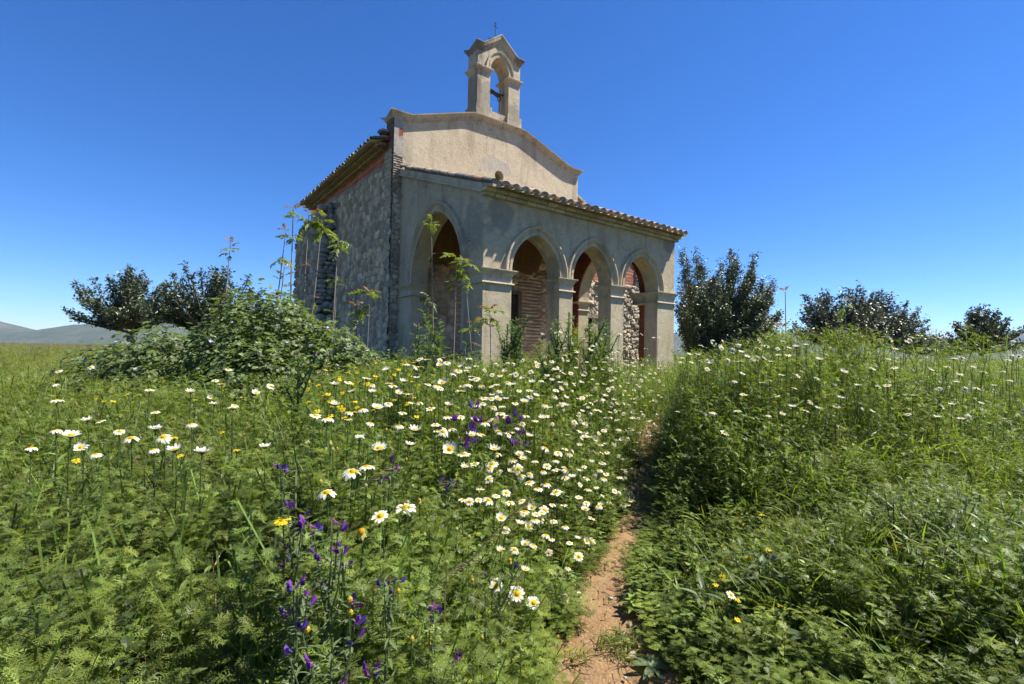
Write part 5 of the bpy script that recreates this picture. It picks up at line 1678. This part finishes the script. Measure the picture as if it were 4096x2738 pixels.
# ------------------------------------------------------------------ trees
LF = [(np.array([(-.0, 0, 0), (.22, .5, .06), (0, 1., 0), (-.22, .5, .06)]), np.array([(0, 1, 2), (0, 2, 3)]), np.ones((4, 3)))]
def tree(name, base, shoots, label, nleaf, size, colr, trunk_r=.12, cat='tree', fork=.5, mat='tough', group=None, spread=.28):
    """shoots: (x, y, z) tips relative to the base; each limb is lined with leafy twigs"""
    o = empty(name, base); tag(o, label, cat, group)
    mb = MB(); bag = Bag()
    fk = Vector((0, 0, fork))
    mb.tube([(0, 0, -.1), fk * .5 + Vector((.03, .02, 0)), fk], [trunk_r, trunk_r * .85, trunk_r * .7], 9, (.16, .135, .11))
    per = nleaf // len(shoots)
    for (x, y, z, wt) in shoots:
        tip = Vector((x, y, z)); mid = fk.lerp(tip, .5) + Vector((x * .16, y * .16, -.1 * z * .2))
        pts_ = []
        for u in np.linspace(0, 1, 7): pts_.append(fk * (1 - u) ** 2 + mid * 2 * u * (1 - u) + tip * u * u)
        mb.tube(pts_, list(np.linspace(trunk_r * .42, .006, 7)), 5, (.15, .125, .10))
        A = np.array([list(p_) for p_ in pts_])
        ntw = 26
        for k in range(ntw):
            u = .22 + .78 * (k + rng.random()) / ntw
            p_ = np.array([np.interp(u * 6, np.arange(7), A[:, c]) for c in range(3)])
            dirn = rng.normal(size=3); dirn[2] = abs(dirn[2]) * .8 + .25; dirn /= np.linalg.norm(dirn)
            if u > .9: dirn = dirn * .4 + np.array(tip - mid) / (tip - mid).length
            l = spread * wt * rng.uniform(.5, 1.3) * (1.25 - .75 * u)
            q_ = p_ + dirn * l
            if k % 2 == 0: mb.tube([p_, q_], [.006, .003], 3, (.14, .115, .09), False)
            m = max(3, int(per / ntw * wt))
            uu = rng.random(m)[:, None]
            LP = p_ + (q_ - p_) * uu + rng.normal(0, .045, (m, 3)) * (1 + l)
            nr = rng.normal(size=(m, 3)); nr[:, 2] = np.abs(nr[:, 2]) + .2
            t = greens(m, np.array(colr), .35, .25)
            bag.put(*orient(LF[0], LP, nr, size * rng.uniform(.7, 1.3, m), t))
    mb.build('trunk', M['bark'], o)
    bag.build('crown', M[mat], o)
    return o
def tip_at(px, py, Y, b): p = at(px * PX2, py * PX2, Y); return (p[0] - b[0], p[1] - b[1], p[2] - b[2])
tb = np.array([5.5, 15.2, .8])
sh_ = []
for (px, py) in ((1560, 600), (1572, 578), (1592, 570), (1608, 612), (1585, 640), (1640, 640), (1655, 605), (1672, 590), (1690, 615), (1722, 605), (1715, 640), (1745, 655), (1765, 670), (1785, 708), (1770, 735), (1700, 660), (1620, 655), (1560, 680), (1780, 755), (1740, 760),
                 (1600, 700), (1650, 700), (1690, 720), (1570, 740), (1630, 750), (1720, 700), (1740, 720), (1660, 660), (1600, 770), (1680, 775)):
    for dy in (-.7, .5):
        if rng.random() < .8 or dy > 0:
            x, y, z = tip_at(px + random.uniform(-12, 12), py + random.uniform(0, 26) * (dy > 0), tb[1] + dy + random.uniform(-.4, .4), tb)
            sh_.append((x, y, z, 1.))
for k in range(46):
    x, y, z = tip_at(random.uniform(1552, 1765), random.uniform(650, 800), tb[1] + random.uniform(-1.5, .9), tb); sh_.append((x, y, z, 1.))
tree('evergreen_tree', tb, sh_, 'dark evergreen tree with upright leafy shoots beside the right end of the porch', 170000, .075, (.088, .115, .056), .14, fork=.3, spread=.50)
def rtree(x, y, H, Rr, label, n, size, colr, group=None, nm='field_tree'):
    b = np.array([x, y, float(ground(x, y)) - .1]); s_ = []
    for k in range(46):
        a = rng.uniform(0, 6.28); el = rng.uniform(-.15, 1.45); rad = rng.uniform(.75, 1.05)
        s_.append((math.cos(a) * math.cos(el) * Rr * rad, math.sin(a) * math.cos(el) * Rr * rad, H * .5 + math.sin(el) * H * .5 * rad, 1.))
    tree(nm, b, s_, label, n, size, colr, .05 * H, fork=H * .3, group=group, spread=.22 * Rr)
GT = 'field trees beyond the chapel'
rtree(17, 27, 4.6, 2.6, 'round olive tree in the field, nearest at the right', 16000, .17, (.085, .10, .055))
rtree(25, 36, 5.4, 3.1, 'second olive tree further right in the field', 14000, .21, (.085, .10, .055))
for k in range(5):
    rtree(-14 - 5 * k + random.uniform(-2, 2), 50 + 8 * (k % 3), random.uniform(4, 6), random.uniform(3, 4), 'distant bushy tree in the far row at the left', 6000, .3, (.07, .088, .045), group='far trees at the left', nm='distant_tree')
    rtree(22 + 8 * k + random.uniform(-2, 2), 60 + 7 * (k % 3), random.uniform(3.2, 4.6), random.uniform(3, 4), 'distant bushy tree in the far row at the right', 6000, .3, (.08, .095, .05), group='far trees at the right', nm='distant_tree')
rtree(31, 34, 4.2, 2.6, 'low olive tree near the right edge of the view', 13000, .2, (.08, .10, .05))
rtree(-17, 26, 5.0, 2.7, 'dark bushy tree in the field left of the chapel', 16000, .17, (.055, .078, .032))
rtree(-27, 33, 5.8, 3.2, 'tallest bushy tree near the left edge of the view', 14000, .21, (.058, .08, .034))
rtree(-22, 44, 5.2, 3.0, 'small pale tree behind the dark ones at the left', 13000, .23, (.09, .105, .055))

# ------------------------------------------------------------------ path side plants and stones
def tuft_thing(x, y, n, H, c, label, name='grass_tuft', wid=.003, cat='grass tuft', bend=1.3):
    V, F, T = grass_tuft(n, H, wid, bend, spread=.05)
    o = link(name, mesh_np(name, V, F, M['leaf'], T * np.array(c)), None, (x, y, float(ground(x, y)) - .012)); tag(o, label, cat)
def pxg(px, py):
    r = ray(px * PX2, py * PX2); r = r / r[1]
    ys = np.arange(1., 14, .01); P_ = r[None] * ys[:, None] + np.array([0, 0, EYE])
    k = np.argmax(P_[:, 2] < ground(P_[:, 0], P_[:, 1])); return P_[k]
for (px, py, n, H, lab) in ((1390, 1478, 46, .075, 'sprawling grass tuft on the bare earth, left of three'), (1425, 1470, 60, .085, 'largest grass tuft on the path, middle of three'), (1455, 1478, 46, .08, 'grass tuft at the right of the path near the weeds'),
                            (1425, 1505, 40, .07, 'grass tuft nearest the viewer on the bare path'), (1328, 1508, 36, .07, 'small grass tuft at the left rim of the path bottom'), (1315, 1445, 22, .05, 'tiny grass tuft alone at the left of the path')):
    p = pxg(px, py); tuft_thing(p[0], p[1], n, H * 1.15, (.21, .23, .075), lab)
def weed(x, y, label, n=9, L=.12, W_=.02, c=(.115, .16, .075), rise=.5, name='broadleaf_weed', H=0):
    parts = []
    for k in range(n):
        v, f = lance(L * random.uniform(.7, 1.15), W_ * random.uniform(.8, 1.2), droop=random.uniform(.3, .9), n=6)
        v = v @ rotx(rise * random.uniform(.4, 1.3)).T @ rotz(k * 2.4 + random.uniform(-.3, .3)).T + np.array((0, 0, H * k / n))
        parts.append((v, f, np.array(c) * random.uniform(.75, 1.25)))
    if H: 
        v, f = strip(np.array([(0, 0, 0), (.005, 0, H * .5), (0, .005, H)]), .004, np.array([.3, 1., 0])); parts.append((v, f, np.array(c) * .9))
    V, F, T = join(parts)
    o = link(name, mesh_np(name, V, F, M['leaf'], T), None, (x, y, float(ground(x, y)))); tag(o, label, 'weed')
for (px, py, lab, kw) in ((1495, 1530, 'flat rosette of grey-green leaves by the path at the bottom edge', dict(n=12, L=.11, W_=.018, rise=.4)),
                          (1530, 1440, 'upright weed with one long pointed leaf right of the path', dict(n=7, L=.17, W_=.02, rise=1.1)),
                          (1610, 1480, 'leafy stalked weed with narrow toothed leaves in the lower right grass', dict(n=14, L=.12, W_=.012, rise=.8, H=.30)),
                          (1745, 1440, 'tall rough-leaved weed at the lower right', dict(n=16, L=.15, W_=.018, rise=.8, H=.34)),
                          (1700, 1380, 'bristly weed with broad leaves next to the low white daisy', dict(n=14, L=.13, W_=.017, rise=.7, H=.32)),
                          (1785, 1530, 'broad-leaved weed in the bottom right corner', dict(n=14, L=.16, W_=.022, rise=.7, H=.2)),
                          (1090, 1540, 'green strap-leaved weed at the bottom edge left of the path', dict(n=9, L=.16, W_=.016, rise=.8, c=(.10, .165, .045))),
                          (720, 1380, 'grey-green lance-leaved weed among the lower left bugloss', dict(n=12, L=.13, W_=.013, rise=.8, H=.5))):
    p = pxg(px, py); weed(p[0], p[1], lab, **kw)
# white alyssum clusters right of the path
def alyssum(x, y, label, n=60, rad=.09, H=.16):
    o = empty('alyssum', (x, y, float(ground(x, y)))); tag(o, label, 'flower', 'white alyssum right of the path')
    fl = []; lv = []
    for k in range(n):
        a = random.uniform(0, 6.28); r_ = rad * math.sqrt(random.random()); h = H * random.uniform(.6, 1.05)
        p_ = np.array((r_ * math.cos(a), r_ * math.sin(a), h))
        v, f = strip(np.array([p_ * np.array((.3, .3, 0)), p_ * np.array((.7, .7, .6)), p_]), .0012, np.array([.4, 1., .1])); lv.append((v, f, (.10, .15, .05)))
        for j in range(6):
            s = .0032; c_ = p_ + np.random.default_rng(k * 7 + j).normal(0, .006, 3)
            for q_ in range(2):
                m_ = rotz(q_ * 1.57) 
                fl.append((np.array([(-s, 0, 0), (0, -s * .6, .0), (s, 0, 0), (0, s * .6, 0)]) @ m_.T + c_, np.array([(0, 1, 2), (0, 2, 3)]), (.74, .74, .72)))
        v, f = lance(.03, .003); lv.append((v @ rotx(.5).T @ rotz(a).T + p_ * np.array((.8, .8, random.uniform(.2, .7))), f, (.085, .14, .045)))
    V, F, T = join(lv); link('stems', mesh_np('stems', V, F, M['leaf'], T), o)
    V, F, T = join(fl); link('blossoms', mesh_np('blossoms', V, F, M['petal'], T), o)
for i, (px, py) in enumerate(((1575, 1195), (1600, 1185), (1618, 1200), (1572, 1255), (1628, 1300), (1655, 1290), (1660, 1165), (1595, 1290), (1440, 1140), (1322, 1205))):
    p = pxg(px, py + 26)
    lab = 'low clump of tiny white alyssum flowers in the weeds right of the path' if i < 8 else ('tiny white flowers where the path turns dark' if i == 8 else 'white flower clump at the left rim of the path')
    alyssum(p[0], p[1], lab, n=34 + 6 * (i % 5))
# arching dry stalks
def stalk(pts_, label):
    W_ = [at(a * PX2, b * PX2, Y) for a, b, Y in pts_]
    b0 = Vector(W_[0]); zb = float(ground(W_[0][0], W_[0][1]))
    o = empty('dry_stalk', (W_[0][0], W_[0][1], zb)); tag(o, label, 'grass stalk')
    org = Vector((W_[0][0], W_[0][1], zb)); mb = MB()
    P_ = [Vector((0, 0, 0))] + [Vector(p) - org for p in W_]
    mb.tube(P_, [.002] * len(P_), 5, (.34, .28, .15)); mb.build('stem', M['leaf'], o)
    sp = []
    for k in range(26):
        u = .55 + .45 * k / 26; i = min(len(P_) - 2, int(u * (len(P_) - 1))); f_ = u * (len(P_) - 1) - i
        p_ = P_[i].lerp(P_[i + 1], f_); d_ = (P_[i + 1] - P_[i]).normalized()
        v, f = lance(.03, .0022, n=4); q_ = d_.to_track_quat('Y', 'Z').to_matrix()
        v = v @ rotz(random.uniform(-.5, .5)).T @ rotx(random.uniform(-.4, .4)).T @ np.array(q_).T + np.array(p_); sp.append((v, f, np.array((.36, .29, .17)) * random.uniform(.8, 1.2)))
    V, F, T = join(sp); link('seed_spike', mesh_np('seed_spike', V, F, M['leaf'], T), o)
stalk([(1020, 1340, 1.55), (1090, 1270, 1.5), (1150, 1200, 1.45), (1215, 1140, 1.4)], 'long arching straw stalk crossing in front of the middle daisies')
stalk([(760, 1180, 1.5), (800, 1140, 1.5), (850, 1095, 1.5), (885, 1075, 1.5)], 'straw stalk leaning over the pair of overlapping daisies')
stalk([(960, 1380, 1.4), (1010, 1330, 1.4), (1050, 1300, 1.4), (1085, 1280, 1.38)], 'straw stalk low left of the three large daisies')
# stones
sm = []
for k in range(4):
    mb = MB(); stone_blob(mb, (0, 0, 0), (1, .8, .55), (1, 1, 1), 900 + k); sm.append(mb)
def stone_mesh(k, c):
    mb = MB(); mb.v = sm[k].v; mb.f = sm[k].f; mb.c = [c] * len(mb.v); return mb.mesh('stone', M['pebble'], True)
SMS = [stone_mesh(k, c) for k, c in enumerate(((.40, .33, .25), (.36, .27, .19), (.43, .38, .31), (.33, .24, .17)))]
for i in range(26):
    y = random.uniform(2.2, 4.6); x = float(xpath(y)) + random.uniform(-.2, .22)
    if i == 0: p = pxg(1447, 1498); x, y = p[0], p[1]
    if i == 1: p = pxg(1443, 1428); x, y = p[0], p[1]
    s = random.uniform(.006, .014) if i > 1 else (.028, .018)[i]
    o = link('stone', SMS[i % 4], None, (x, y, float(ground(x, y)) - .012), (0, 0, random.uniform(0, 6.28))); o.scale = (s, s, s)
    if i == 0: tag(o, 'largest pale stone beside the grass tufts on the path', 'stone')
    elif i == 1: tag(o, 'pale stone alone on the path above the tufts', 'stone')
    else: tag(o, 'small pale stone lying on the red earth path', 'stone', 'stones on the path')
bag = Bag()
tw = []
for k in range(3):
    v, f = strip(np.array([(0, 0, .004), (.015, .004 * k, .010), (.03, 0, .004), (.045, -.006, .003)]), .0011, np.array([0, .6, 1.])); tw.append((v, f, np.ones((len(v), 3))))
n = 420
y = rng.uniform(1.9, 6, n); x = xpath(y) + rng.normal(0, .2, n)
for i in range(3):
    m_ = np.arange(n) % 3 == i
    bag.put(*scatter(tw[i], np.stack([x, y, ground(x, y) - .004], -1)[m_], rng.uniform(0, 6.28, m_.sum()), rng.normal(0, .2, (m_.sum(), 2)), rng.uniform(.5, 1.6, m_.sum()), np.array([(.30, .21, .11)]) * rng.uniform(.4, 1.3, (m_.sum(), 1))))
tag(bag.build('litter', M['bark']), 'bits of dry stalk and twig littering the path', 'litter', None, 'stuff')
bag = Bag()
n = 1300
y = rng.uniform(1.8, 9, n); x = xpath(y) + rng.normal(0, .14, n)
v = np.array(sm[1].v); f = np.array(sm[1].f)
ico = (np.array([(0, 0, .6), (1, 0, 0), (0, .9, 0), (-1, 0, 0), (0, -.9, 0), (0, 0, -.5)]), np.array([(0, 1, 2), (0, 2, 3), (0, 3, 4), (0, 4, 1), (5, 2, 1), (5, 3, 2), (5, 4, 3), (5, 1, 4)]), np.ones((6, 3)))
cc = np.array([(.36, .25, .17), (.27, .16, .10), (.42, .35, .27)])[rng.integers(0, 3, n)] * rng.uniform(.7, 1.2, (n, 1))
bag.put(*scatter(ico, np.stack([x, y, ground(x, y) - .012], -1), rng.uniform(0, 6, n), rng.normal(0, .3, (n, 2)), .0015 + .005 * rng.random(n) ** 3, cc))
tag(bag.build('gravel', M['pebble']), 'fine grit and crumbs scattered over the path', 'gravel', None, 'stuff')

# ------------------------------------------------------------------ the air: far hills fade towards blue
bmz = bmesh.new(); bmesh.ops.create_cube(bmz, size=1)
hz = bpy.data.meshes.new('haze'); bmz.to_mesh(hz); bmz.free()
hzo = link('haze', hz, None, (0, 0, 320)); hzo.scale = (24000, 24000, 680)
tag(hzo, kind='stuff')
hm = bpy.data.materials.new('clear air'); hm.use_nodes = True; hm.node_tree.nodes.clear()
ho = hm.node_tree.nodes.new('ShaderNodeOutputMaterial'); pv = hm.node_tree.nodes.new('ShaderNodeVolumePrincipled')
pv.inputs['Color'].default_value = (.45, .68, 1, 1); pv.inputs['Density'].default_value = .000025; pv.inputs['Anisotropy'].default_value = .2
hm.node_tree.links.new(pv.outputs[0], ho.inputs['Volume']); hz.materials.append(hm)
